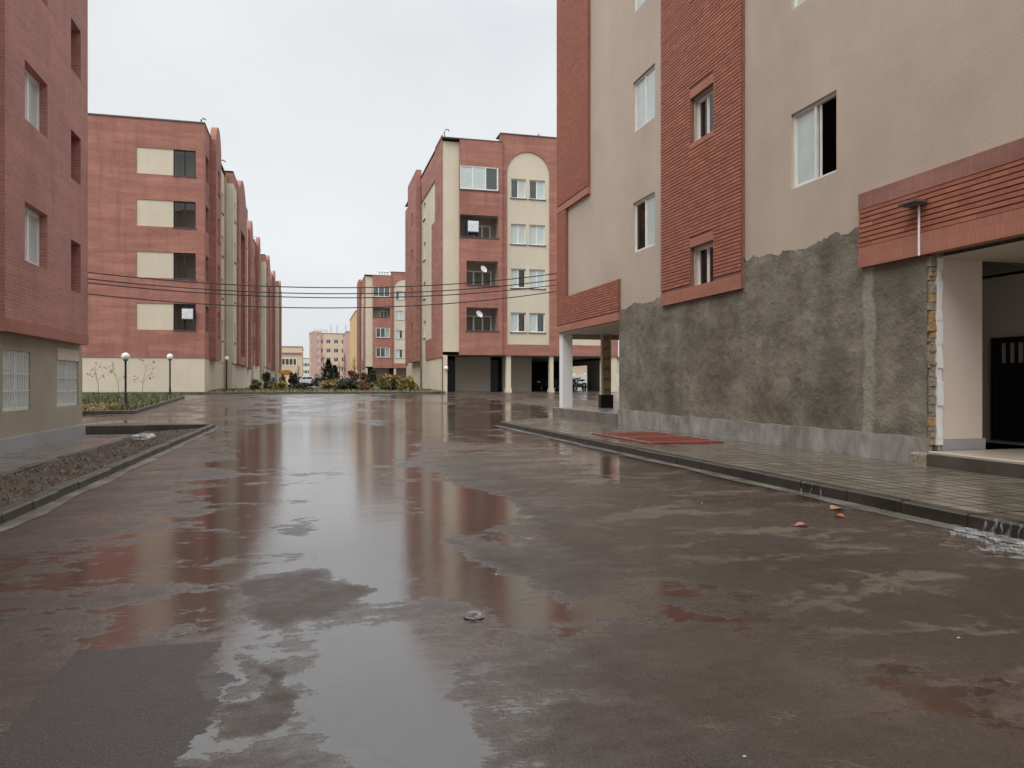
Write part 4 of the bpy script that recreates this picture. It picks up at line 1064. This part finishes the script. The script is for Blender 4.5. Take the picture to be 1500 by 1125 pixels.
# ---- vehicles
def car(p, rz, bodym, label, group=None):
    t = thing('parked_car', p, label, 'car', group)
    prof = [(-2.05, .32), (-2.08, .62), (-1.98, .86), (-1.75, .93), (-1.2, .97), (-.55, 1.40), (.0, 1.46), (.75, 1.42), (1.35, 1.05), (1.85, .98), (2.02, .85), (2.06, .55), (2.0, .32)]
    q = MB(); secs = []
    def wd(z): return .80 - .04 * abs(z - .62) - max(0, z - .95) * .42
    for sgn in (-1, 1): secs.append([(x, sgn * wd(z), z) for x, z in prof])
    n = len(prof); b0 = len(q.v)
    q.v += secs[0] + secs[1]
    q.f.append(list(range(n))); q.m.append(0); q.f.append(list(range(n, 2 * n))[::-1]); q.m.append(0)
    for i in range(n): j = (i + 1) % n; q.f.append([i, j, n + j, n + i]); q.m.append(0)
    body = q.build('body', bodym, t, local=True)
    md = body.modifiers.new('bev', 'BEVEL'); md.width = .05; md.segments = 3
    g = MB()
    for sgn in (-1, 1):
        def w2(z): return sgn * (wd(z) + .006)
        g.quad((-1.02, w2(1.02), 1.02), (-.12, w2(1.02), 1.02), (-.12, w2(1.38), 1.38), (-.5, w2(1.36), 1.36)); g.quad((-.06, w2(1.02), 1.02), (.98, w2(1.04), 1.04), (.7, w2(1.36), 1.36), (-.06, w2(1.38), 1.38))
    g.quad((-1.17, -.66, 1.0), (-1.17, .66, 1.0), (-.6, .58, 1.385), (-.6, -.58, 1.385)); g.quad((1.33, -.66, 1.08), (1.33, .66, 1.08), (.82, .58, 1.395), (.82, -.58, 1.395))
    g.build('windows', M['black'], t, local=True)
    for sx in (-1.28, 1.3):
        for sy in (-.74, .74):
            q = MB(); q.lathe((0, 0, 0), [(.16, -.09), (.27, -.1), (.31, -.07), (.31, .07), (.27, .1), (.16, .09)], 20); q.xform(Matrix.Translation((sx, sy, .31)) @ Matrix.Rotation(math.pi / 2, 4, 'X'))
            wh = q.build('wheel', M['tyre'], t, local=True, smooth=True)
            q = MB(); q.lathe((0, 0, 0), [(.001, -.08), (.17, -.075), (.17, .075), (.001, .08)], 16); q.xform(Matrix.Translation((sx, sy, .31)) @ Matrix.Rotation(math.pi / 2, 4, 'X')); q.build('rim', M['rim'], wh, local=True)
    for sy in (-.55, .55):
        q = MB(); q.ball((-2.03, sy, .72), .12, 10, 6, (.4, 1.2, .7)); q.build('headlight', M['louvre'], t, local=True, smooth=True)
        q = MB(); q.ball((2.02, sy, .78), .11, 10, 6, (.4, 1.2, .8)); q.build('taillight', M['red_paint'], t, local=True, smooth=True)
    t.rotation_euler = (0, 0, rz)
    return t
p = on_y(815, 0, 56.3)
car((p.x, 56.3, .72), math.radians(48), M['car_dark'], 'dark car parked in the shade behind the cream garage pillars')
p = at_d(447, 0, 112); car((p.x, p.y, zg(p.y)), math.radians(25), M['car_white'], 'white car far up the street beyond the shrubs')
def motorcycle(p, rz, label):
    t = thing('motorcycle', p, label, 'motorcycle')
    for x in (-.65, .65):
        q = MB(); q.lathe((0, 0, 0), [(.24, -.05), (.3, -.05), (.315, 0), (.3, .05), (.24, .05), (.24, -.05)], 20); q.xform(Matrix.Translation((x, 0, .31)) @ Matrix.Rotation(math.pi / 2, 4, 'X')); wh = q.build('wheel', M['tyre'], t, local=True, smooth=True)
        q = MB()
        for i in range(8): a = math.pi * i / 8; q.tube([(x + .24 * math.cos(a), 0, .31 + .24 * math.sin(a)), (x - .24 * math.cos(a), 0, .31 - .24 * math.sin(a))], .012, 5)
        q.build('spokes', M['rim'], wh, local=True)
    q = MB(); q.tube([(.65, 0, .31), (.2, 0, .42), (-.2, 0, .45), (-.35, 0, .85)], .04, 8); q.tube([(.3, 0, .78), (-.35, 0, .85)], .035, 8); q.tube([(.65, .06, .31), (.45, .06, .7)], .02, 6); q.build('frame', M['grey_metal'], t, local=True)
    q = MB(); q.tube([(-.65, .07, .31), (-.42, .07, .95)], .028, 8); q.tube([(-.65, -.07, .31), (-.42, -.07, .95)], .028, 8); q.build('fork', M['rim'], t, local=True)
    q = MB(); q.tube([(-.33, -.36, 1.08), (-.4, -.16, 1.02), (-.4, .16, 1.02), (-.33, .36, 1.08)], .018, 8); q.build('handlebar', M['black'], t, local=True)
    q = MB(); q.ball((-.12, 0, .87), .2, 14, 8, (1.3, .75, .7)); q.build('fuel_tank', M['frame_far'], t, local=True, smooth=True)
    q = MB(); q.ball((.35, 0, .84), .2, 14, 8, (1.9, .7, .38)); q.build('seat', M['black'], t, local=True, smooth=True)
    q = MB(); q.ball((0, 0, .45), .19, 12, 8, (1.2, .9, .9)); q.build('engine', M['grey_metal'], t, local=True, smooth=True)
    q = MB(); q.ball((-.52, 0, .92), .1, 12, 8); q.build('headlight', M['louvre'], t, local=True, smooth=True)
    q = MB(); q.tube([(-.0, -.14, .35), (.3, -.16, .28), (.9, -.17, .34)], [.03, .04, .05], 8); q.build('exhaust', M['rim'], t, local=True)
    for x in (-.65, .65):
        q = MB()
        for i in range(6):
            a0, a1 = .5 + i * .35, .5 + (i + 1) * .35; q.quad((x + .36 * math.cos(a0), -.07, .31 + .36 * math.sin(a0)), (x + .36 * math.cos(a1), -.07, .31 + .36 * math.sin(a1)), (x + .36 * math.cos(a1), .07, .31 + .36 * math.sin(a1)), (x + .36 * math.cos(a0), .07, .31 + .36 * math.sin(a0)))
        q.build('mudguard', M['frame_far'], t, local=True)
    t.rotation_euler = (0, 0, rz); return t
p = on_y(849, 0, 56.0); motorcycle((p.x, 56.0, .73), math.radians(38), 'white and black motorcycle parked in the open garage behind the pillar')

# orange and red canopy up the street
p = at_d(420, 0, 105); cn = thing('canopy', (p.x, p.y, zg(p.y)), 'small orange and red curved canopy by the end of the left row', 'canopy')
q = MB()
for i in range(10):
    a0, a1 = math.pi * i / 10, math.pi * (i + 1) / 10
    q.k = 1 if i > 6 else 0
    q.quad((-.9 * math.cos(a0), -.8, 1.5 + .75 * math.sin(a0)), (-.9 * math.cos(a1), -.8, 1.5 + .75 * math.sin(a1)), (-.9 * math.cos(a1), .8, 1.5 + .75 * math.sin(a1)), (-.9 * math.cos(a0), .8, 1.5 + .75 * math.sin(a0)))
    q.quad((-.9 * math.cos(a0), -.8, 1.5 + .75 * math.sin(a0)), (-.9 * math.cos(a1), -.8, 1.5 + .75 * math.sin(a1)), (-.9 * math.cos(a1), -.8, 1.5), (-.9 * math.cos(a0), -.8, 1.5))
q.build('cover', [paint('orange_sheet', (.65, .27, .03), .6), M['red_paint']], cn, local=True)
for sx in (-.88, .88):
    for sy in (-.75, .75): q = MB(); q.tube([(sx, sy, 0), (sx, sy, 1.5)], .04, 6); q.build('post', M['grey_metal'], cn, local=True)

# ================================================================== PLANTS
def leaves(mb, c, rad, n, size, clumps=7, squash=.85, up=.0):
    cl = []
    for i in range(clumps):
        while True:
            v = Vector((random.uniform(-1, 1), random.uniform(-1, 1), random.uniform(-1, 1)))
            if .25 < v.length < .85: break
        cl.append((v, random.uniform(.3, .55)))
    for i in range(n):
        v, r_ = random.choice(cl); d = Vector((random.gauss(0, 1), random.gauss(0, 1), random.gauss(0, 1))).normalized() * r_ * (random.random() ** .4)
        p = v + d
        q = Vector((c[0] + p.x * rad[0], c[1] + p.y * rad[1], max(c[2] - rad[2] * .98, c[2] + p.z * rad[2])))
        a = Vector((random.gauss(0, 1), random.gauss(0, 1), random.gauss(0, 1) + up)).normalized(); b_ = a.cross(Vector((random.gauss(0, 1), random.gauss(0, 1), random.gauss(0, 1)))).normalized()
        s_ = size * random.uniform(.6, 1.4)
        mb.quad(q - a * s_, q + b_ * s_ * .45, q + a * s_, q - b_ * s_ * .45)
def bush(p, rad, matk, label, n=700, size=.09, name='shrub', cat='shrub', group='shrubs in the bed across the street', clumps=9, stems=6):
    t = thing(name, p, label, cat, group)
    q = MB(); leaves(q, (0, 0, rad[2]), rad, n, size, clumps); q.build('foliage', M[matk], t, local=True)
    q = MB()
    for i in range(stems):
        a = random.uniform(0, 6.28); r_ = random.uniform(.3, .8)
        q.tube([(0, 0, -.05), (rad[0] * r_ * .5 * math.cos(a), rad[1] * r_ * .5 * math.sin(a), rad[2] * .8), (rad[0] * r_ * math.cos(a), rad[1] * r_ * math.sin(a), rad[2] * random.uniform(1.2, 1.9))], [.03, .02, .006], 5)
    q.build('stem', M['bark'], t, local=True)
    return t
def bush_px(u, vt, wpx, D, matk, label, n=700, size=.1, depth=None, **kw):
    vt -= 3; n = int(n * 1.4)
    p = at_d(u, 0, D); z0 = zg(p.y) + .08
    zt = EYE + D * (HZ - vt) / F; w_ = wpx * D / F / 2
    return bush((p.x, p.y, z0), (w_, depth or w_, max(.15, (zt - z0) / 2)), matk, label, n, size, **kw)
bush_px(573, 548, 34, 56, 'leaf_orange', 'ochre rounded shrub behind the yellow-green ones', 900)
bush_px(564, 553, 26, 53, 'leaf_olive', 'wide olive-green shrub just left of the ochre shrub', 900)
bush_px(601, 555, 24, 53, 'leaf_yellow', 'yellow-green shrub nearest the cream garage wall', 800)
bush_px(586, 558, 16, 52.6, 'leaf_orange', 'small straw-coloured clump between olive and yellow shrubs', 420)
bush_px(577, 560, 12, 52.3, 'leaf_dark', 'small dark shrub in front of the ochre shrub', 350)
bush_px(546, 546, 11, 58, 'leaf_dark', 'narrow upright dark-green shrub left of the olive one', 500)
bush_px(516, 557, 34, 55, 'leaf_dark', 'broad low dark-green shrub in the middle of the bed', 900)
bush_px(533, 550, 16, 62, 'leaf_brown', 'russet shrub behind the narrow dark-green one', 500)
bush_px(518, 546, 30, 66, 'leaf_brown', 'tall russet and bare-stemmed shrub in mid bed', 600, stems=22)
bush_px(535, 562, 20, 53, 'leaf_brown', 'low reddish clump along the far kerb', 350)
bush_px(497, 561, 30, 54, 'leaf_dark', 'low dark clump at the kerb below the fir tree', 600)
bush_px(490, 558, 18, 56, 'leaf_orange', 'sloping clump of orange and straw stems', 450)
bush_px(478, 563, 26, 55, 'leaf_orange', 'flat golden clump at the kerb left of the fir', 450)
bush_px(443, 565, 38, 55, 'leaf_dark', 'long low dark hedge clump left of centre', 900)
bush_px(430, 547, 15, 70, 'leaf_dark', 'clipped dark-green bush below the orange canopy', 600)
bush_px(415, 552, 12, 66, 'leaf_brown', 'thin brown bush against the end of the left row', 350)
bush_px(412, 562, 26, 54, 'leaf_yellow', 'pale yellow-green patch of low plants by the left wall', 500)
bush_px(394, 556, 20, 55, 'leaf_grey', 'loose grey-green bush with pale flowers by the left wall', 450)
bush_px(376, 560, 17, 53.5, 'leaf_olive', 'olive bush at the foot of the long left wall', 500)
bush_px(390, 546, 14, 62, 'leaf_dark', 'taller dark leafy bush against the long left wall', 350)
bush_px(465, 552, 16, 90, 'leaf_dark', 'dim dark bush far up the street near the white car', 350)
def fir(p, h, label):
    t = thing('fir_tree', p, label, 'tree')
    q = MB(); q.tube([(0, 0, -.1), (0, 0, h)], [.09, .01], 7); q.build('trunk', M['bark'], t, local=True)
    q = MB()
    for i in range(1500):
        f = random.random() ** .8; z = h * (.06 + .94 * f); r_ = h * .36 * (1 - f) ** .75 * random.uniform(.25, 1) * (1 + .22 * math.sin(f * 40)) + .03
        a = random.uniform(0, 6.28); c = Vector((r_ * math.cos(a), r_ * math.sin(a), z - r_ * .12)); d = Vector((math.cos(a), math.sin(a), .35 + random.uniform(-.3, .3))).normalized(); sd = d.cross(Vector((random.gauss(0, 1), random.gauss(0, 1), 1))).normalized()
        q.quad(c - d * .13, c + sd * .035, c + d * .15, c - sd * .035)
    q.build('crown', M['leaf_dark'], t, local=True)
    return t
p = at_d(481, 0, 72); fir((p.x, p.y, zg(p.y)), 2.75, 'dark young fir tree standing before the peach block')
p = at_d(490, 0, 76); fir((p.x, p.y, zg(p.y)), 2.3, 'smaller dark fir close behind the young fir')
def sapling(p, h, label, leaf, lean, nl=26):
    t = thing('sapling', p, label, 'young tree', 'saplings in the left-hand bed')
    q = MB(); tips = []
    top = Vector((lean, 0, h)); q.tube([(0, 0, -.1), (lean * .2, .02, h * .45), top], [.014, .010, .004], 6)
    for i in range(7):
        f = random.uniform(.4, .95); c = Vector((lean * f * f, 0, h * f)); a = random.uniform(0, 6.28); e_ = c + Vector((math.cos(a) * .38, math.sin(a) * .3, random.uniform(.12, .4)))
        q.tube([c, (c + e_) / 2 + Vector((0, 0, .04)), e_], [.006, .005, .003], 5); tips.append(e_)
    q.build('trunk', M['bark'], t, local=True)
    q = MB()
    for i in range(nl):
        c = random.choice(tips) + Vector((random.gauss(0, .07), random.gauss(0, .07), random.gauss(0, .07))); a = Vector((random.gauss(0, 1), random.gauss(0, 1), random.gauss(0, 1))).normalized(); b_ = a.orthogonal().normalized()
        q.quad(c - a * .07, c + b_ * .03, c + a * .07, c - b_ * .03)
    q.build('crown', M[leaf], t, local=True)
for (u, D, h, lb, lf, ln) in ((145, 40, 1.7, 'thin bare sapling nearest the left block against the cream wall', 'leaf_brown', -.25), (175, 41, 1.75, 'leaning sapling just left of the nearest globe lamp', 'leaf_olive', -.4), (208, 42, 1.8, 'sapling with a few dark leaves between the two left globe lamps', 'leaf_dark', .25)):
    p = at_d(u, 0, D); sapling((p.x, p.y, zg(p.y) + .05), h, lb, lf, ln)
# bare thin trees in front of the far blocks
def bare_tree(p, h, label):
    t = thing('bare_tree', p, label, 'tree', 'bare trees before the distant blocks')
    q = MB(); q.tube([(0, 0, -.2), (.05, 0, h * .5), (-.04, 0, h)], [.07, .045, .012], 6); q.build('trunk', M['bark'], t, local=True)
    q = MB()
    for i in range(34):
        f = random.uniform(.25, .95); c = Vector((0, 0, h * f)); a = random.uniform(0, 6.28); l_ = h * .22 * (1.15 - f)
        e_ = c + Vector((math.cos(a) * l_, math.sin(a) * l_, l_ * 1.3)); q.tube([c, (c * .5 + e_ * .5) + Vector((0, 0, -.05)), e_], [.02, .014, .006], 4)
    q.build('crown', M['bark'], t, local=True)
for (u, D, vt, lb) in ((505, 95, 515, 'tall bare tree before the brown-pink distant block'), (519, 85, 523, 'bare thin tree in front of the ochre block'), (474, 120, 520, 'bare tree behind the young fir'), (497, 110, 530, 'small bare tree right of the fir'), (437, 100, 535, 'bare tree before the low peach block')):
    p = at_d(u, 0, D); bare_tree((p.x, p.y, zg(p.y)), EYE + D * (HZ - vt) / F - zg(p.y), lb)
# grass, flowers and dead stalks (uncountable)
def blades(mb, n, xr, yr, zf, h, w_=.012, lean=.5):
    for i in range(n):
        x, y = random.uniform(*xr), random.uniform(*yr); z = zf(x, y); hh_ = h * random.uniform(.4, 1.3); a = random.uniform(0, 6.28); l_ = lean * hh_
        dx, dy = math.cos(a + 1.57) * w_, math.sin(a + 1.57) * w_
        mb.quad((x - dx, y - dy, z - .01), (x + dx, y + dy, z - .01), (x + math.cos(a) * l_, y + math.sin(a) * l_, z + hh_))
q = MB(); blades(q, 9000, (-4.4, KL - .2), (6.5, BED_Y - .2), soil_z, .045, .006, 2.4); tag(q.build('dead_grass', M['straw']), 'flattened dead grass and litter on the wet soil of the left bed', 'dead grass', kind='stuff')
q = MB(); blades(q, 5000, (-14, BX - .25), (BY0 + 5, 46.5), lambda x, y: zg(y) + .06, .24, .02, .5); blades(q, 900, (-7.8, BX - .2), (BY0 + .4, BY0 + 6), lambda x, y: zg(y) + .06, .2, .02, .5)
tag(q.build('grass', M['grassleaf']), 'short olive grass in the bed below the cream wall', 'grass', kind='stuff')
q = MB()
for i in range(900):
    x = random.uniform(-14, BX - .5); y = random.uniform(BY0 + .6, BY0 + 5.5); leaves(q, (x, y, zg(y) + .12), (.12, .12, .08), 3, .06, 2)
tag(q.build('flowers', leaf_mat('yellow_bedding', (.13, .10, .04), (.40, .28, .06))), 'low yellow and brown bedding plants behind the dark kerb', 'flowers', kind='stuff')
q = MB(); blades(q, 6500, (-6.2, 8.4), (50.1, 62), lambda x, y: zg(y) + .1, .10, .03, .9); tag(q.build('ground_cover', M['leaf_olive']), 'low mixed ground cover between the shrubs of the far bed', 'ground cover', kind='stuff')

# ================================================================== SMALL THINGS ON THE GROUND
def crumple(p, sx, sy, sz, m, name, label, cat, seed, group=None):
    rd = random.Random(seed); bm = bmesh.new(); bmesh.ops.create_icosphere(bm, subdivisions=3, radius=1)
    dirs = [(Vector((rd.gauss(0, 1), rd.gauss(0, 1), rd.gauss(0, 1))).normalized(), rd.uniform(.3, .9), rd.uniform(-.55, .35)) for _ in range(14)]
    for v in bm.verts:
        n = v.co.normalized(); k_ = 1
        for d, wdt, am in dirs:
            dd = (n - d).length
            if dd < wdt: k_ += am * (1 - dd / wdt)
        k_ += rd.uniform(-.08, .08)
        v.co = Vector((n.x * sx * k_, n.y * sy * k_, max(-.1 * sz, n.z * sz * k_)))
    me = bpy.data.meshes.new(name); bm.to_mesh(me); bm.free(); me.materials.append(m); o = bpy.data.objects.new(name, me); COL.objects.link(o); o.location = p
    return tag(o, label, cat, group)
p = on_ground(696, 905); crumple((p.x, p.y, .006), .062, .042, .03, M['crumb'] if 'crumb' in M else paint('wet_grey_wrapper', (.23, .21, .205), .3, var=.35, vs=30), 'litter', 'crumpled grey wrapper lying on the wet asphalt in the foreground', 'litter', 3)
p = on_ground(209, 645, -.03); crumple((p.x, p.y, .0), .26, .16, .12, paint('torn_bag', (.45, .46, .47), .4, var=.7, vs=9), 'plastic_bag', 'torn black and white plastic bag on the soil of the left bed', 'plastic bag', 5)
def leaf_obj(u, v, s_, c, label, rz):
    p = on_ground(u, v); q = MB(); n = 10
    for i in range(n):
        t0, t1 = i / n, (i + 1) / n
        w0, w1 = math.sin(math.pi * t0) ** .7 * .42, math.sin(math.pi * t1) ** .7 * .42
        def P3(t, w_): return ((t - .5) * s_, w_ * s_, .012 + .2 * s_ * (w_ * w_ * 3) + .05 * s_ * math.sin(t * 3))
        q.quad(P3(t0, 0), P3(t1, 0), P3(t1, w1), P3(t0, w0)); q.quad(P3(t0, 0), P3(t1, 0), P3(t1, -w1), P3(t0, -w0))
    q.tube([(-.5 * s_, 0, .014), (-.75 * s_, .03 * s_, .018)], .003, 5)
    o = q.build('fallen_leaf', c, local=True); o.location = p; o.rotation_euler = (0, 0, rz); tag(o, label, 'leaf', 'fallen leaves by the right kerb')
leaf_obj(1226, 747, .16, paint('tan_leaf', (.42, .24, .11), .5, var=.2, vs=20), 'tan fallen leaf nearest the right kerb', .3)
leaf_obj(1229, 758, .11, paint('orange_leaf', (.5, .15, .03), .45, var=.2, vs=20), 'small orange fallen leaf beside the tan one', 1.9)
leaf_obj(1175, 772, .13, paint('pink_leaf', (.52, .19, .13), .4, var=.2, vs=20), 'pinkish-red fallen leaf farther out on the road', -.2)
for (u, v, s_, lb) in ((727, 843, .02, 'white pebble-sized scrap just beyond the grey wrapper'), (1028, 738, .022, 'pale scrap on the asphalt near the right kerb'), (835, 744, .02, 'tiny pale scrap in the middle of the road'), (1404, 936, .018, 'tiny pale chip on the road at the lower right'), (1090, 1110, .015, 'tiny pale chip at the bottom edge of the road')):
    p = on_ground(u, v); crumple((p.x, p.y, .003), s_ * .55, s_ * .4, s_ * .3, M['stone'], 'scrap', lb, 'scrap', int(u), 'pale scraps on the road')
# loose grit
# water pouring over the kerb at the near right
def water_mat(name, foam):
    m, nt, b = new_mat(name); co = objco(nt)
    n = noise(nt, mapping(nt, co, (1, 1, .3) if not foam else (1, .55, 1)), 30 if not foam else 12, 6, .65, .6)
    b.inputs['Base Color'].default_value = (.62, .66, .68, 1); b.inputs['Roughness'].default_value = .12
    if foam:
        a = ramp(nt, n, [(.47, .0), (.7, .55)])
    else:
        a = ramp(nt, n, [(.42, .02), (.72, .36)])
    L(nt, a, b.inputs['Alpha']); L(nt, bump(nt, n, .8, .02), b.inputs['Normal'])
    return m
M['fall'] = water_mat('falling_water', False); M['foam'] = water_mat('foamy_water', True)
q = MB()
def fall(y0, y1, wisp=.0):
    n = max(4, int((y1 - y0) / .01)); m_ = 9
    def pt(i, j):
        f = i / n; t = j / m_
        y_ = y0 + (y1 - y0) * f + .012 * math.sin(j * 1.3 + y0 * 50) * (t + .2)
        y_ += (f - .5) * (y1 - y0) * -.35 * math.sin(math.pi * t) * wisp
        if t < .23: return (KR + .05 - .065 * t / .23, y_, .137 + .003 * math.sin(i * 1.1 + y0 * 9))
        tt = (t - .23) / .77; return (KR - .014 - .045 * tt ** .6 + .007 * math.sin(i * .9 + j * .8 + y0 * 31), y_, .135 - .13 * tt ** 1.4)
    for i in range(n):
        for j in range(m_): q.quad(pt(i, j), pt(i + 1, j), pt(i + 1, j + 1), pt(i, j + 1))
fall(4.1, 4.98)
for (a, w_) in ((5.02, .03), (5.1, .05), (5.19, .022), (5.24, .06), (5.35, .03), (7.55, .02), (7.72, .03), (7.9, .02)): fall(a, a + w_, 1.0)
struct(q.build('water', M['fall'], smooth=True))
q = MB(); nx_, ny_ = 46, 130
def fz(x, y):
    e_ = max(0, 1 - abs(y - 5.0) / 1.6) * max(0, min(1, (x - 4.75) / .35))
    return .006 + e_ * (.012 * (1 + math.sin(x * 41 + 3 * math.sin(y * 17)) * math.sin(y * 37 + 2 * math.sin(x * 23))) * .5 + .008 * math.sin(x * 90 + y * 70))
for i in range(nx_):
    for j in range(ny_):
        x0_ = 4.75 + (KR + .01 - 4.75) * i / nx_; x1_ = 4.75 + (KR + .01 - 4.75) * (i + 1) / nx_; y0_ = 3.6 + 2.9 * j / ny_; y1_ = 3.6 + 2.9 * (j + 1) / ny_
        edge = 4.95 + .62 * (abs(y0_ - 4.5) / 1.25) ** 1.5 + .06 * math.sin(y0_ * 9) + .05 * math.sin(y0_ * 23)
        if x0_ < edge: continue
        q.quad((x0_, y0_, fz(x0_, y0_)), (x1_, y0_, fz(x1_, y0_)), (x1_, y1_, fz(x1_, y1_)), (x0_, y1_, fz(x0_, y1_)))
struct(q.build('water', M['foam'], smooth=True))

# ================================================================== LIGHT, SKY, CAMERA
SUN_EL, SUN_AZ = math.radians(52), math.radians(-138)       # azimuth clockwise from +Y: behind and left of the camera
wd_ = bpy.data.worlds.new('World'); S.world = wd_; wd_.use_nodes = True; nt = wd_.node_tree; bg = nt.nodes['Background']
sk_ = N(nt, 'ShaderNodeTexSky'); sk_.sky_type = 'NISHITA'; sk_.sun_disc = False; sk_.sun_elevation = SUN_EL; sk_.sun_rotation = SUN_AZ
sk_.dust_density = 4.0; sk_.air_density = 1.0; sk_.ozone_density = 1.0
hs_ = N(nt, 'ShaderNodeHueSaturation'); hs_.inputs['Saturation'].default_value = .12; L(nt, sk_.outputs[0], hs_.inputs['Color'])
tc = N(nt, 'ShaderNodeTexCoord')
cl = noise(nt, mapping(nt, tc.outputs['Generated'], (1, 1, 2.2)), 1.6, 5, .5, .4)
cloud = mixc(nt, ramp(nt, cl, [(.3, 0), (.7, 1)]), (6.9, 7.3, 7.8), (8.7, 8.95, 9.1))
sxyz = N(nt, 'ShaderNodeSeparateXYZ'); L(nt, tc.outputs['Generated'], sxyz.inputs[0])
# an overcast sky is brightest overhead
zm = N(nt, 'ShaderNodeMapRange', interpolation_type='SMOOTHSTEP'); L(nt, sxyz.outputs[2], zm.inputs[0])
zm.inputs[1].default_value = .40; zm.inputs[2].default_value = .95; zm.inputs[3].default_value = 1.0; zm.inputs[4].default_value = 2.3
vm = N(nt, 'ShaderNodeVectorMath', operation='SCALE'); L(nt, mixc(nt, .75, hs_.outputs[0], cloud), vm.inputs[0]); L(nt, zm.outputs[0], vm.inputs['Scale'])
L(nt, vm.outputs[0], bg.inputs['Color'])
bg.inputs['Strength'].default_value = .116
sd = bpy.data.lights.new('sun', 'SUN'); sd.energy = 1.5; sd.angle = math.radians(50); sd.color = (1, .96, .91)
so = bpy.data.objects.new('sun', sd); COL.objects.link(so)
dirv = Vector((math.sin(SUN_AZ) * math.cos(SUN_EL), math.cos(SUN_AZ) * math.cos(SUN_EL), math.sin(SUN_EL)))
so.rotation_euler = dirv.to_track_quat('Z', 'Y').to_euler(); so.location = dirv * 60
cd = bpy.data.cameras.new('camera'); co_ = bpy.data.objects.new('camera', cd); COL.objects.link(co_)
co_.location = (0, 0, EYE); co_.rotation_euler = (math.radians(90), 0, -TH)
cd.sensor_width = 36; cd.lens = F / 1500 * 36; cd.clip_start = .05; cd.clip_end = 2500
S.camera = co_
S.view_settings.view_transform = 'Standard'; S.view_settings.look = 'None'; S.view_settings.exposure = 0.0; S.view_settings.gamma = 1.0
S.cycles.max_bounces = 8; S.cycles.diffuse_bounces = 4; S.cycles.transparent_max_bounces = 12
# remove the unused prototype windows
for k_, pr in PROTO.items():
    if not pr[1]:
        for ch in list(pr[0].children): bpy.data.objects.remove(ch)
        bpy.data.objects.remove(pr[0])
